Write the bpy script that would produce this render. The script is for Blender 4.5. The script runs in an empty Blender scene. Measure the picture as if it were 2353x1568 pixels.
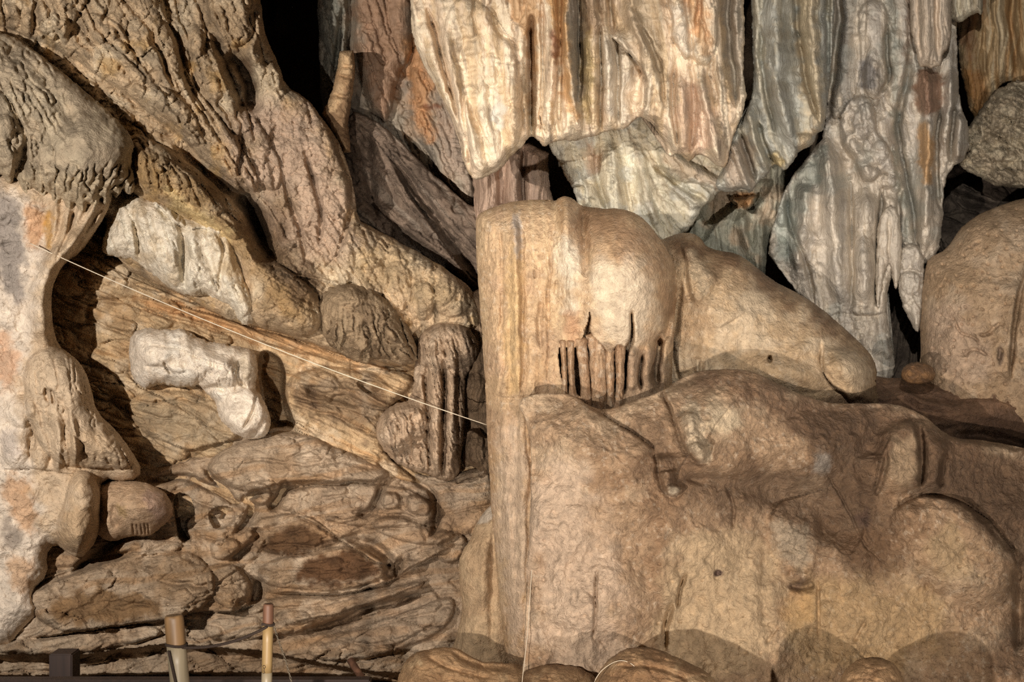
import bpy, math, random
import numpy as np

# ---------------------------------------------------------------- camera, light, exposure
SC = bpy.context.scene
COL = SC.collection
W, H = 2353.0, 1568.0
FPX = 3232.0            # focal length in pixels (40 degree lens)
CZ = 2.0                # camera height above the cave floor

cam_d = bpy.data.cameras.new('camera')
cam_d.sensor_width = 36.0
cam_d.lens = 36.0 * FPX / W
cam_d.clip_end = 100
cam = bpy.data.objects.new('camera', cam_d)
cam.location = (0, 0, CZ)
cam.rotation_euler = (math.pi / 2, 0, 0)
COL.objects.link(cam)
SC.camera = cam
SC.view_settings.view_transform = 'Standard'
SC.view_settings.look = 'None'
SC.view_settings.gamma = 1.0
SC.view_settings.use_curve_mapping = False
SC.cycles.use_denoising = False        # keeps the fine grain of the stone
SC.view_settings.exposure = 0.66

world = bpy.data.worlds.new('cave_air')
SC.world = world
world.use_nodes = True
world.node_tree.nodes['Background'].inputs[0].default_value = (1.0, 0.86, 0.70, 1)
world.node_tree.nodes['Background'].inputs[1].default_value = 0.014


def lamp(name, loc, target, watt, colour, radius, cone=120, blend=0.6):
    d = bpy.data.lights.new(name, 'SPOT')
    d.energy = watt
    d.color = colour
    d.shadow_soft_size = radius
    d.spot_size = math.radians(cone)
    d.spot_blend = blend
    o = bpy.data.objects.new(name, d)
    o.location = loc
    v = [target[i] - loc[i] for i in range(3)]
    import mathutils
    o.rotation_euler = mathutils.Vector(v).to_track_quat('-Z', 'Y').to_euler()
    COL.objects.link(o)
    return o


lamp('floodlight_left', (-3.1, 2.2, 2.7), (-2.0, 8.6, 2.3), 1220, (1.0, 0.925, 0.85), 0.03, 66, .9)
lamp('floodlight_centre', (0.75, 2.0, 3.35), (1.6, 8.6, 3.3), 560, (1.0, 0.96, 0.91), 0.03, 46, .8)
lamp('floodlight_low', (-1.1, 2.0, 1.0), (1.3, 8.0, 1.7), 620, (1.0, 0.90, 0.81), 0.03, 66, .7)
lamp('floodlight_right', (2.0, 2.0, 0.85), (1.4, 8.0, 1.2), 380, (1.0, 0.88, 0.78), 0.03, 56, .8)

# ---------------------------------------------------------------- helpers


def at(px, py, Y):
    """a point in the cave at distance Y, from where the photograph shows it"""
    return (px - W / 2) * Y / FPX, Y, CZ - (py - H / 2) * Y / FPX


def lin(c):
    c = np.asarray(c, float) / 255.0
    return np.where(c <= 0.04045, c / 12.92, ((c + 0.055) / 1.055) ** 2.4)


_tabs = {}


def vn(x, y, seed=0):
    """value noise in -1..1"""
    if seed not in _tabs:
        _tabs[seed] = np.random.RandomState(seed + 11).uniform(-1, 1, (256, 256)).astype(np.float32)
    t = _tabs[seed]
    xi = np.floor(x); yi = np.floor(y)
    fx = x - xi; fy = y - yi
    xi = xi.astype(np.int32) & 255; yi = yi.astype(np.int32) & 255
    x1 = (xi + 1) & 255; y1 = (yi + 1) & 255
    fx = fx * fx * fx * (fx * (fx * 6 - 15) + 10)
    fy = fy * fy * fy * (fy * (fy * 6 - 15) + 10)
    a = t[xi, yi]; b = t[x1, yi]; c = t[xi, y1]; d = t[x1, y1]
    return (a + (b - a) * fx) * (1 - fy) + (c + (d - c) * fx) * fy


def fbm(x, y, seed=0, octaves=4, gain=0.5):
    s = 0; a = 1.0; n = 0
    for k in range(octaves):
        s = s + a * vn(x * (2.03 ** k) + 17.3 * k, y * (2.03 ** k) - 9.1 * k, seed + k)
        n += a; a *= gain
    return s / n


def worley(x, y, seed=0, full=False):
    """F1, F2 distances to jittered cell points"""
    r = np.random.RandomState(seed + 77)
    jx = r.uniform(0.05, 0.95, (128, 128)).astype(np.float32); jy = r.uniform(0.05, 0.95, (128, 128)).astype(np.float32)
    xi = np.floor(x).astype(np.int32); yi = np.floor(y).astype(np.int32)
    f1 = np.full(x.shape, 9.0, np.float32); f2 = f1.copy(); vx = np.zeros(x.shape); hv = np.zeros(x.shape)
    for dx in (-1, 0, 1):
        for dy in (-1, 0, 1):
            cx = xi + dx; cy = yi + dy
            px = cx + jx[cx & 127, cy & 127]; py = cy + jy[cx & 127, cy & 127]
            d = np.sqrt((px - x) ** 2 + (py - y) ** 2)
            m = d < f1
            f2 = np.where(m, f1, np.minimum(f2, d))
            if full:
                vx = np.where(m, x - px, vx); hv = np.where(m, jx[(cx * 7) & 127, (cy * 3) & 127], hv)
            f1 = np.where(m, d, f1)
    return (f1, f2, vx, hv) if full else (f1, f2)


def soft(poly, n=2):
    """corner cutting on a closed outline"""
    p = np.asarray(poly, float)
    for _ in range(n):
        q = np.roll(p, -1, 0)
        p = np.stack([p * .75 + q * .25, p * .25 + q * .75], 1).reshape(-1, 2)
    return p


def softline(pts, n=2):
    p = np.asarray(pts, float)
    for _ in range(n):
        if len(p) < 3:
            break
        q = p[1:]; a = p[:-1]
        m = np.stack([a * .75 + q * .25, a * .25 + q * .75], 1).reshape(-1, p.shape[1])
        p = np.vstack([p[:1], m[1:-1], p[-1:]])
    return p


def sdf(poly, X, Y):
    """signed distance to a closed outline, positive inside"""
    p = np.asarray(poly, float)
    d2 = np.full(X.shape, 1e18); ins = np.zeros(X.shape, bool)
    for i in range(len(p)):
        ax, ay = p[i - 1]; bx, by = p[i]
        ex, ey = bx - ax, by - ay
        l = ex * ex + ey * ey
        if l < 1e-9:
            continue
        wx = X - ax; wy = Y - ay
        t = np.clip((wx * ex + wy * ey) / l, 0, 1)
        d2 = np.minimum(d2, (wx - ex * t) ** 2 + (wy - ey * t) ** 2)
        c = (ay > Y) != (by > Y)
        if ey != 0:
            ins ^= c & (X < ex * (Y - ay) / ey + ax)
    d = np.sqrt(d2)
    return np.where(ins, d, -d)


def linedist(pts, X, Y):
    """distance to a polyline, side (+1 left of travel = above when going right), parameter 0..1"""
    p = np.asarray(pts, float)
    L = np.concatenate([[0], np.cumsum(np.hypot(*(p[1:] - p[:-1]).T))])
    best = np.full(X.shape, 1e18); side = np.ones(X.shape); par = np.zeros(X.shape)
    for i in range(1, len(p)):
        ax, ay = p[i - 1]; bx, by = p[i]
        ex, ey = bx - ax, by - ay
        l = max(ex * ex + ey * ey, 1e-9)
        wx = X - ax; wy = Y - ay
        t = np.clip((wx * ex + wy * ey) / l, 0, 1)
        d2 = (wx - ex * t) ** 2 + (wy - ey * t) ** 2
        m = d2 < best
        best = np.where(m, d2, best)
        side = np.where(m, np.where(ex * wy - ey * wx < 0, 1.0, -1.0), side)
        par = np.where(m, (L[i - 1] + t * (L[i] - L[i - 1])) / L[-1], par)
    return np.sqrt(best), side, par


def sstep(a, b, x):
    t = np.clip((x - a) / (b - a), 0, 1)
    return t * t * (3 - 2 * t)


def rnd_prof(d, R):
    t = np.clip(d / R, 0, 1)
    return np.sqrt(np.clip(1 - (1 - t) ** 2, 0, 1))


def bbox(F, X, Y, pts, m):
    p = np.asarray(pts, float)
    return (X > p[:, 0].min() - m) & (X < p[:, 0].max() + m) & (Y > p[:, 1].min() - m) & (Y < p[:, 1].max() + m)


def flow_dir(X, Y, flow):
    if len(flow) == 1:
        a = math.radians(flow[0][2])
        return np.full(X.shape, math.cos(a)), np.full(X.shape, math.sin(a))
    cx = 0; cy = 0; ws = 0
    for fx, fy, a in flow:
        w = 1.0 / (((X - fx) ** 2 + (Y - fy) ** 2) / 1e4 + 0.02) ** 1.5
        a = math.radians(a)
        cx = cx + w * math.cos(a); cy = cy + w * math.sin(a); ws = ws + w
    n = np.hypot(cx, cy) + 1e-9
    return cx / n, cy / n


def lic(X, Y, flow, lam, length, seed, wob=0.25):
    """streaks that follow the flow of the water over the stone"""
    out = np.zeros(X.shape); ds = lam * 0.8
    n = max(2, int(length / ds / 2))
    if len(flow) == 1:
        ux, uy = flow_dir(np.zeros(1), np.zeros(1), flow)
        ux, uy = float(ux[0]), float(uy[0])
        v = X * ux + Y * uy; u = -X * uy + Y * ux
        u = u + wob * lam * 3 * vn(u / (lam * 5), v / (length * .35), seed + 5)
        s = vn(u / lam + 31, v / length * 1.0, seed) + 0.5 * vn(u / lam * 1.9, v / length * 1.6, seed + 1)
        return s / 0.62
    for sgn in (1, -1):
        x = X.copy(); y = Y.copy()
        for k in range(n):
            if k % 3 == 0:
                dx, dy = flow_dir(x, y, flow)
            x = x + sgn * ds * dx; y = y + sgn * ds * dy
            out += vn(x / lam, y / lam, seed) * (1 - k / n) ** .5
    if len(out):
        out = out / (out.std() + 1e-6)
    return out * 0.9


# ---------------------------------------------------------------- stone bodies


def shape_features(X, Y, Z, feats):
    for f in feats:
        k = f[0]
        if k == 'P':
            _, h, R, pts = f[:4]
            m = bbox(None, X, Y, pts, 4)
            if m.any():
                d = sdf(soft(pts, f[4] if len(f) > 4 else 2), X[m], Y[m])
                Z[m] += h * rnd_prof(d, R)
        elif k == 'G':            # gentle swelling
            _, h, R, pts = f[:4]
            m = bbox(None, X, Y, pts, R)
            if m.any():
                d = sdf(soft(pts, 3), X[m], Y[m])
                Z[m] += h * sstep(-R * .5, R, d)
        elif k == 'B':
            x, y, rx, ry, ang, h = f[1:7]
            p = f[7] if len(f) > 7 else 0.5
            a = math.radians(ang); c, s = math.cos(a), math.sin(a)
            u = ((X - x) * c + (Y - y) * s) / rx; v = (-(X - x) * s + (Y - y) * c) / ry
            q = np.clip(1 - u * u - v * v, 0, 1)
            Z += h * q ** p
        elif k == 'L':
            _, h, w, pts = f[:4]
            m = bbox(None, X, Y, pts, w * 3)
            if m.any():
                d, s, t = linedist(softline(pts), X[m], Y[m])
                tap = np.clip(np.minimum(t, 1 - t) * 6 + .25, 0, 1)
                Z[m] += h * np.exp(-(d / (w * (0.4 + .6 * tap))) ** 2) * tap
        elif k == 'S':
            _, h, w, pts = f[:4]
            m = bbox(None, X, Y, pts, w * 4)
            if m.any():
                d, s, t = linedist(softline(pts), X[m], Y[m])
                tap = sstep(0, .12, t) * sstep(0, .12, 1 - t)
                Z[m] += np.where(s > 0, h * np.exp(-d / w) * rnd_prof(d + 1, 9), -0.25 * h * np.exp(-(d / 6) ** 2)) * tap
    return Z


def texture(X, Y, Z, tex, flow, seed):
    for i, t in enumerate(tex):
        k, lam, amp = t[:3]
        opt = t[3] if len(t) > 3 else {}
        sd = seed * 13 + i * 5
        if 'm' in opt:
            g = bbox(None, X, Y, opt['m'], 30)
            if not g.any():
                continue
        else:
            g = np.ones(X.shape, bool)
        x = X[g]; y = Y[g]
        if k == 'lic':
            v = lic(x, y, opt.get('flow', flow), lam, opt.get('len', lam * 12), sd)
            if opt.get('rid', 1):
                v = 1 - np.abs(v) * 1.3
                v = np.clip(v, -1.2, 1) if opt.get('rid', 1) > 0 else v
                v = -v if opt.get('rid', 1) == 2 else v
                # ribs separated by narrow grooves
                v = -np.clip(v, 0, 1) ** 1.5 if opt.get('rid', 1) != 3 else v
        elif k == 'fbm':
            v = fbm(x / lam, y / lam, sd, opt.get('oct', 4))
        elif k == 'scale':        # overlapping rimstone scales, each with a ledge on its lower side
            dx, dy = flow_dir(x, y, [(0, 0, opt.get('ang', 70))])
            st = opt.get('st', 1.4)
            u = (x * dx + y * dy) / lam / st; w = (-x * dy + y * dx) / lam
            u = u + .45 * fbm(u * .9, w * .9, sd + 3, 2); w = w + .45 * fbm(u * .9 + 9, w * .9, sd + 4, 2)
            f1, f2, rv, hv = worley(u, w, sd, True)
            v = rv * .55 + 1.0 * np.sqrt(np.clip(1 - f1 * f1 * 1.25, 0, 1)) + .25 * hv - .5
        elif k == 'pit':          # scattered small pits
            f1, f2, rv, hv = worley(x / lam + .3 * vn(x / lam, y / lam, sd), y / lam / opt.get('st', 1.0), sd, True)
            v = -np.exp(-(f1 / .16) ** 2) * (hv > opt.get('t', .5))
        elif k == 'block':        # broken slabs standing out by different amounts
            a = math.radians(opt.get('ang', 0)); c, s_ = math.cos(a), math.sin(a)
            u = (x * c + y * s_) / lam / opt.get('st', 1.0); w = (-x * s_ + y * c) / lam
            u = u + .4 * fbm(u * 1.3, w * 1.3, sd + 3, 4); w = w + .4 * fbm(u * 1.3 + 9, w * 1.3, sd + 4, 4)
            f1, f2, rv, hv = worley(u, w, sd, True)
            v = hv + rv * opt.get('tilt', .5) * (hv - .3) * 2 - .6 * np.exp(-((f2 - f1) / .07) ** 2)
        elif k in ('dome', 'crack'):
            a = math.radians(opt.get('ang', 0)); c, s = math.cos(a), math.sin(a)
            u = (x * c + y * s) / lam / opt.get('st', 1.0); w = (-x * s + y * c) / lam
            u = u + .35 * fbm(u * 1.3, w * 1.3, sd + 3, 3); w = w + .35 * fbm(u * 1.3 + 9, w * 1.3, sd + 4, 3)
            f1, f2 = worley(u, w, sd)
            if k == 'dome':
                v = np.sqrt(np.clip(1 - f1 * f1 * 1.3, 0, 1)) - .5
            else:
                v = -np.exp(-((f2 - f1) / opt.get('w', .12)) ** 2)
                if 'tilt' in opt:
                    v = v + opt['tilt'] * vn(np.floor(u + 0) * 0 + u * .9, w * .9, sd + 8)
        elif k == 'rid':
            a = math.radians(opt.get('ang', 0)); c, s = math.cos(a), math.sin(a)
            u = (x * c + y * s) / lam / opt.get('st', 1.0); w = (-x * s + y * c) / lam
            v = fbm(u, w, sd, opt.get('oct', 3))
            v = -np.clip(1 - np.abs(v) * opt.get('k', 6), 0, 1)
        v = v * amp
        if 'mod' in opt:          # comes and goes over the surface
            v = v * sstep(-.35, .35, fbm(x / opt['mod'], y / opt['mod'], sd + 90, 2))
        if 'm' in opt:
            q = sstep(-opt.get('s', 12), opt.get('s', 12), sdf(opt['m'], x, y))
            v = v * q
        Z[g] += v
    return Z


MESH_STEP = 2.1


def relief(name, outline, Y0, T, R, feats=(), tex=(), flow=((0, 0, 90),), colour=None, mat=None, edge=(3, 30),
           warp=(4, 45), back=0.5, tilt=(0, 0, 0, 0), step=None, sm=1, seed=1, ls=1.0):
    """one closed body of stone: rounded front with its own relief, sides and back"""
    h = step or MESH_STEP
    P = soft(outline, sm) if sm else np.asarray(outline, float)
    x0, y0 = P.min(0) - 2 * h; x1, y1 = P.max(0) + 2 * h
    xs = np.arange(x0, x1, h); ys = np.arange(y0, y1, h)
    X, Y = np.meshgrid(xs, ys)
    shp = X.shape
    def dist(x, y):
        d = sdf(P, x, y)
        e, l = edge
        return d + e * fbm(x / l, y / l, seed + 50, 3)
    # coarse distance on whole grid, everything on the kept cells
    D = dist(X.ravel(), Y.ravel()).reshape(shp)
    keep_v = D > -0.75 * h
    q = keep_v[:-1, :-1] & keep_v[1:, :-1] & keep_v[:-1, 1:] & keep_v[1:, 1:]
    used = np.zeros(shp, bool)
    used[:-1, :-1] |= q; used[1:, :-1] |= q; used[:-1, 1:] |= q; used[1:, 1:] |= q
    gy, gx = np.gradient(D, h)
    gn = gx * gx + gy * gy + 1e-6
    idx = np.full(shp, -1, np.int64); idx[used] = np.arange(used.sum())
    x = X[used]; y = Y[used]; d = D[used]
    out = d < 0.35 * h
    bx = gx[used]; by = gy[used]; bn = gn[used]
    mv = np.where(out, -d, 0)
    mv = np.clip(mv, -h, 1.2 * h)
    x = x + bx / bn ** .5 * mv; y = y + by / bn ** .5 * mv
    d = np.where(out, 0, d)
    wa, wl = warp
    wx = x + wa * fbm(x / wl, y / wl, seed + 60, 3); wy = y + wa * fbm(x / wl + 40, y / wl, seed + 61, 3)
    Z = T * rnd_prof(d, R)
    if ls != 1:
        feats = [(f[0], f[1] * ls) + tuple(f[2:]) if f[0] in 'LS' else f for f in feats]
    Z = shape_features(wx, wy, Z, feats)
    edge_fade = sstep(0, 10, d)
    Z2 = texture(wx, wy, np.zeros_like(Z), tex, flow, seed)
    Z = Z + Z2 * (0.35 + .65 * edge_fade)
    cx, cy = (x0 + x1) / 2, (y0 + y1) / 2
    tx, ty = tilt[0], tilt[1]
    Yd = Y0 + tx * (x - cx) / 1000 + ty * (y - cy) / 1000 - Z
    vx, vy, vz = at(x, y, Yd)
    V = np.stack([vx, vy, vz], 1)
    a = idx[:-1, :-1][q]; b = idx[1:, :-1][q]; c = idx[1:, 1:][q]; e = idx[:-1, 1:][q]
    Q = np.stack([a, b, c, e], 1)                    # faces the camera
    n = len(V)
    # boundary edges
    E = np.concatenate([Q[:, [0, 1]], Q[:, [1, 2]], Q[:, [2, 3]], Q[:, [3, 0]]])
    key = E[:, 0] * n + E[:, 1]; rkey = E[:, 1] * n + E[:, 0]
    bd = E[~np.isin(key, rkey)]
    bv = np.unique(bd)
    mp = np.full(n, -1, np.int64); mp[bv] = n + np.arange(len(bv))
    mx, my = x[bv].mean(), y[bv].mean()
    Yb = Y0 + tx * (x[bv] - cx) / 1000 + ty * (y[bv] - cy) / 1000 + back
    r1 = np.stack(at(x[bv] + (mx - x[bv]) * .04, y[bv] + (my - y[bv]) * .04, Yb), 1)
    cen = np.array([at(mx, my, Y0 + back * 1.3 + (0))])
    V = np.vstack([V, r1, cen])
    side = np.stack([bd[:, 1], bd[:, 0], mp[bd[:, 0]], mp[bd[:, 1]]], 1)
    fan = np.stack([mp[bd[:, 1]], mp[bd[:, 0]], np.full(len(bd), len(V) - 1)], 1)
    me = bpy.data.meshes.new(name)
    nq = len(Q) + len(side); nt = len(fan)
    me.vertices.add(len(V)); me.vertices.foreach_set('co', V.astype(np.float32).ravel())
    loops = np.concatenate([Q.ravel(), side.ravel(), fan.ravel()])
    me.loops.add(len(loops)); me.loops.foreach_set('vertex_index', loops.astype(np.int32))
    me.polygons.add(nq + nt)
    st = np.concatenate([np.arange(nq) * 4, nq * 4 + np.arange(nt) * 3])
    me.polygons.foreach_set('loop_start', st.astype(np.int32))
    me.polygons.foreach_set('loop_total', np.concatenate([np.full(nq, 4), np.full(nt, 3)]).astype(np.int32))
    me.polygons.foreach_set('use_smooth', np.ones(nq + nt, bool))
    me.update(calc_edges=True)
    # stone colour
    rgb = stone_colour(wx, wy, colour or {}, flow, seed)
    allc = np.ones((len(V), 4), np.float32)
    allc[:n, :3] = rgb; allc[n:-1, :3] = rgb[bv]; allc[-1, :3] = rgb.mean(0)
    at_ = me.color_attributes.new('stone_colour', 'FLOAT_COLOR', 'POINT')
    at_.data.foreach_set('color', allc.ravel())
    me.materials.append(mat)
    o = bpy.data.objects.new(name, me)
    COL.objects.link(o)
    return o


def stone_colour(x, y, C, flow, seed):
    """colours of the minerals in the stone: base, streaks along the flow, mottling, stains and, in places, painted shade"""
    base = lin(C.get('base', (190, 165, 130)))
    rgb = np.tile(base, (len(x), 1))
    for i, s in enumerate(C.get('mix', ())):
        kind, col, lam, thr, amt = s[:5]
        if kind == 'lic':
            v = lic(x, y, s[5] if len(s) > 5 else flow, lam, lam * 16, seed * 7 + i + 200)
        else:
            v = fbm(x / lam, y / lam, seed * 7 + i + 300, 5) * 2.2
        m = (sstep(thr - .5, thr + .5, v) * amt)[:, None]
        rgb = rgb * (1 - m) + lin(col) * m
    for i, s in enumerate(C.get('spots', ())):
        col, amt, sf, pts = s
        if len(pts) == 5 and not hasattr(pts[0], '__len__'):
            ex, ey, rx, ry, ang = pts
            a = math.radians(ang); c, sn = math.cos(a), math.sin(a)
            u = ((x - ex) * c + (y - ey) * sn) / rx; w = (-(x - ex) * sn + (y - ey) * c) / ry
            d = (1 - np.sqrt(u * u + w * w)) * min(rx, ry)
        else:
            d = np.full(len(x), -999.0)
            g = bbox(None, x, y, pts, sf * 2)
            if not g.any():
                continue
            d[g] = sdf(soft(pts, 2), x[g], y[g])
        near = d > -sf * 2.5
        d[near] += sf * 1.5 * fbm(x[near] / (sf * 1.2 + 6), y[near] / (sf * 1.2 + 6), seed + i + 400, 4)
        m = (sstep(-sf, sf, d) * amt)[:, None]
        rgb = rgb * (1 - m) + lin(col) * m
    g = 1 + .16 * fbm(x / 22, y / 22, seed + 500, 5)[:, None]
    return np.clip(rgb * g, 0, .95)


# ---------------------------------------------------------------- materials


def stone_material(name, scale=55, bump=.004, rough=.62, spec=.3, streak=0.0, grain=.25):
    m = bpy.data.materials.new(name); m.use_nodes = True
    nt = m.node_tree; N = nt.nodes; L = nt.links
    b = N['Principled BSDF']
    b.inputs['Roughness'].default_value = rough
    b.inputs['Specular IOR Level'].default_value = spec
    at_ = N.new('ShaderNodeAttribute'); at_.attribute_name = 'stone_colour'
    tc = N.new('ShaderNodeTexCoord')
    mp = N.new('ShaderNodeMapping'); mp.inputs['Scale'].default_value = (1, 1, 1 - streak)
    L.new(tc.outputs['Object'], mp.inputs['Vector'])
    n1 = N.new('ShaderNodeTexNoise'); n1.inputs['Scale'].default_value = scale
    n1.inputs['Detail'].default_value = 6; n1.inputs['Roughness'].default_value = .7
    n2 = N.new('ShaderNodeTexNoise'); n2.inputs['Scale'].default_value = scale * .28
    n2.inputs['Detail'].default_value = 5; n2.inputs['Roughness'].default_value = .65
    L.new(mp.outputs[0], n1.inputs['Vector']); L.new(mp.outputs[0], n2.inputs['Vector'])
    mr = N.new('ShaderNodeMapRange'); mr.inputs[1].default_value = .3; mr.inputs[2].default_value = .7
    mr.inputs[3].default_value = 1 - grain; mr.inputs[4].default_value = 1 + grain
    L.new(n2.outputs[0], mr.inputs[0])
    mx = N.new('ShaderNodeVectorMath'); mx.operation = 'SCALE'
    L.new(at_.outputs['Color'], mx.inputs[0]); L.new(mr.outputs[0], mx.inputs['Scale'])
    L.new(mx.outputs[0], b.inputs['Base Color'])
    ad = N.new('ShaderNodeMath'); ad.operation = 'MULTIPLY_ADD'; ad.inputs[1].default_value = 2.2
    L.new(n2.outputs[0], ad.inputs[0]); L.new(n1.outputs[0], ad.inputs[2])
    bp = N.new('ShaderNodeBump'); bp.inputs['Strength'].default_value = 1.0; bp.inputs['Distance'].default_value = bump
    L.new(ad.outputs[0], bp.inputs['Height']); L.new(bp.outputs[0], b.inputs['Normal'])
    return m


FLOW = stone_material('knobbly_flowstone', 45, .016, .6, .3)
DRAPE = stone_material('fluted_drapery_stone', 60, .010, .5, .4, streak=.8, grain=.2)
SMOOTH = stone_material('smooth_sparkling_flowstone', 85, .011, .45, .45, grain=.26)
ROCK = stone_material('rough_layered_rock', 45, .016, .7, .25, grain=.3)


def tag(o, label, cat, group=None):
    o['label'] = label; o['category'] = cat; o['kind'] = 'thing'
    if group:
        o['group'] = group
    return o


def struct(o):
    o['kind'] = 'structure'
    return o

# ================================================================ the cave shell
GREYBROWN = dict(base=(120, 104, 86), mix=[('fbm', (84, 68, 54), 120, .2, .7)])
struct(relief('wall_back', [(-500, -400), (2900, -400), (2900, 1420), (-500, 1420)], 11.2, .2, 200,
              tex=[('fbm', 260, .35), ('lic', 40, .06, {'len': 500})], colour=GREYBROWN, mat=ROCK, step=12, back=.8))


def slab(name, z0, z1, up):
    n = 90
    xs = np.linspace(-6.5, 6.5, n); ys = np.linspace(-3, 13, n)
    X, Y = np.meshgrid(xs, ys)
    Zt = z0 + .12 * fbm(X.ravel() * .8, Y.ravel() * .8, 900, 4).reshape(X.shape) - (.12 if up else -.12)
    V = np.vstack([np.stack([X.ravel(), Y.ravel(), Zt.ravel()], 1), np.stack([X.ravel(), Y.ravel(), np.full(n * n, z1)], 1)])
    F = []
    for j in range(n - 1):
        for i in range(n - 1):
            a = j * n + i
            q = (a, a + 1, a + n + 1, a + n)
            F.append(q if up else q[::-1])
            b = n * n + a
            q = (b, b + 1, b + n + 1, b + n)
            F.append(q[::-1] if up else q)
    me = bpy.data.meshes.new(name); me.from_pydata(V.tolist(), [], F)
    for p in me.polygons: p.use_smooth = True
    c = me.color_attributes.new('stone_colour', 'FLOAT_COLOR', 'POINT')
    k = np.ones((len(V), 4), np.float32); k[:, :3] = lin((120, 98, 74)); c.data.foreach_set('color', k.ravel())
    me.materials.append(ROCK)
    o = bpy.data.objects.new(name, me); COL.objects.link(o)
    return struct(o)


slab('floor', 0.0, -.5, True)
slab('ceiling', 4.55, 5.4, False)

# ================================================================ left: hollow with banded rock
o = relief('banded_hollow_wall', [(90, 420), (420, 480), (700, 640), (960, 720), (1125, 700), (1130, 1160), (900, 1190), (200, 1190), (80, 900)],
           8.68, .08, 60,
           feats=[
               ('P', .06, 18, [(200, 580), (260, 585), (330, 640), (400, 670), (470, 700), (470, 712), (400, 700), (300, 680), (230, 690), (190, 650)]),
               ('P', .13, 12, [(290, 680), (400, 695), (520, 735), (640, 770), (760, 805), (860, 830), (900, 850), (870, 858), (760, 830), (640, 800), (560, 778), (450, 745), (330, 712)]),
               ('P', .10, 25, [(330, 715), (420, 735), (520, 765), (540, 790), (500, 800), (420, 780), (350, 760)]),
               ('L', -.10, 9, [(300, 690), (400, 715), (520, 750), (600, 790)]),
               ('S', .05, 40, [(230, 750), (300, 765), (400, 760)]),
               ('S', .05, 30, [(225, 790), (280, 780), (320, 790)]),
               ('P', .10, 30, [(310, 900), (420, 895), (520, 930), (560, 990), (520, 1050), (440, 1060), (340, 1010), (290, 950)]),
               ('P', -.40, 16, [(590, 800), (640, 812), (660, 850), (655, 890), (670, 950), (690, 985), (620, 1000), (600, 930), (590, 860)]),  # recess cut along the white lobe's cast shadow, to deepen it
               ('P', .16, 25, [(650, 870), (740, 840), (860, 850), (930, 850), (960, 880), (900, 930), (870, 1000), (900, 1060), (980, 1120), (800, 1090), (720, 1030), (650, 970)]),
               ('S', .09, 40, [(660, 905), (740, 930), (830, 950), (900, 985), (930, 1060)]),
               ('S', .07, 30, [(660, 880), (760, 890), (870, 905)]),
               ('L', -.10, 10, [(700, 890), (760, 915), (830, 930)]),
               ('P', -.10, 10, [(815, 875), (850, 870), (885, 885), (860, 905), (830, 900)]),
               ('L', .05, 5, [(820, 890), (850, 910), (900, 940)]),
               ('S', .08, 40, [(420, 1040), (500, 1020), (580, 1000), (650, 985)]),
           ],
           tex=[('fbm', 90, .05), ('block', 46, .04, {'st': 2.8, 'ang': 20, 'mod': 90}), ('block', 20, .014, {'st': 2.2, 'ang': 24, 'mod': 60}), ('lic', 16, .02, {'flow': ((0, 0, 22),), 'len': 240}), ('crack', 60, .04, {'st': 2.6, 'ang': 20}), ('fbm', 14, .010)],
           flow=((0, 0, 22),), colour=dict(base=(196, 168, 130), mix=[
               ('fbm', (164, 130, 92), 60, .4, .6), ('lic', (200, 156, 106), 14, .9, .5), ('fbm', (216, 196, 166), 40, .6, .6), ('fbm', (112, 90, 70), 30, 1.1, .6)],
               spots=[((192, 146, 98), .7, 10, [(290, 678), (400, 692), (640, 768), (860, 828), (900, 850), (760, 828), (560, 775), (330, 708)]),
                      ((92, 70, 54), .6, 18, [(640, 870), (900, 860), (900, 1000), (700, 960)]),
                      ((150, 134, 110), .6, 20, [(300, 900), (540, 930), (540, 1050), (340, 1010)]),
                      ((165, 142, 112), .7, 8, [(160, 690), (180, 690), (200, 800), (330, 980), (420, 1060), (380, 1060), (260, 940), (170, 800)])]),
           mat=ROCK, tilt=(.3, -.3), seed=2, back=.6)
tag(o, 'orange banded rock wall deep in the hollow behind the white wire', 'rock wall')

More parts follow.
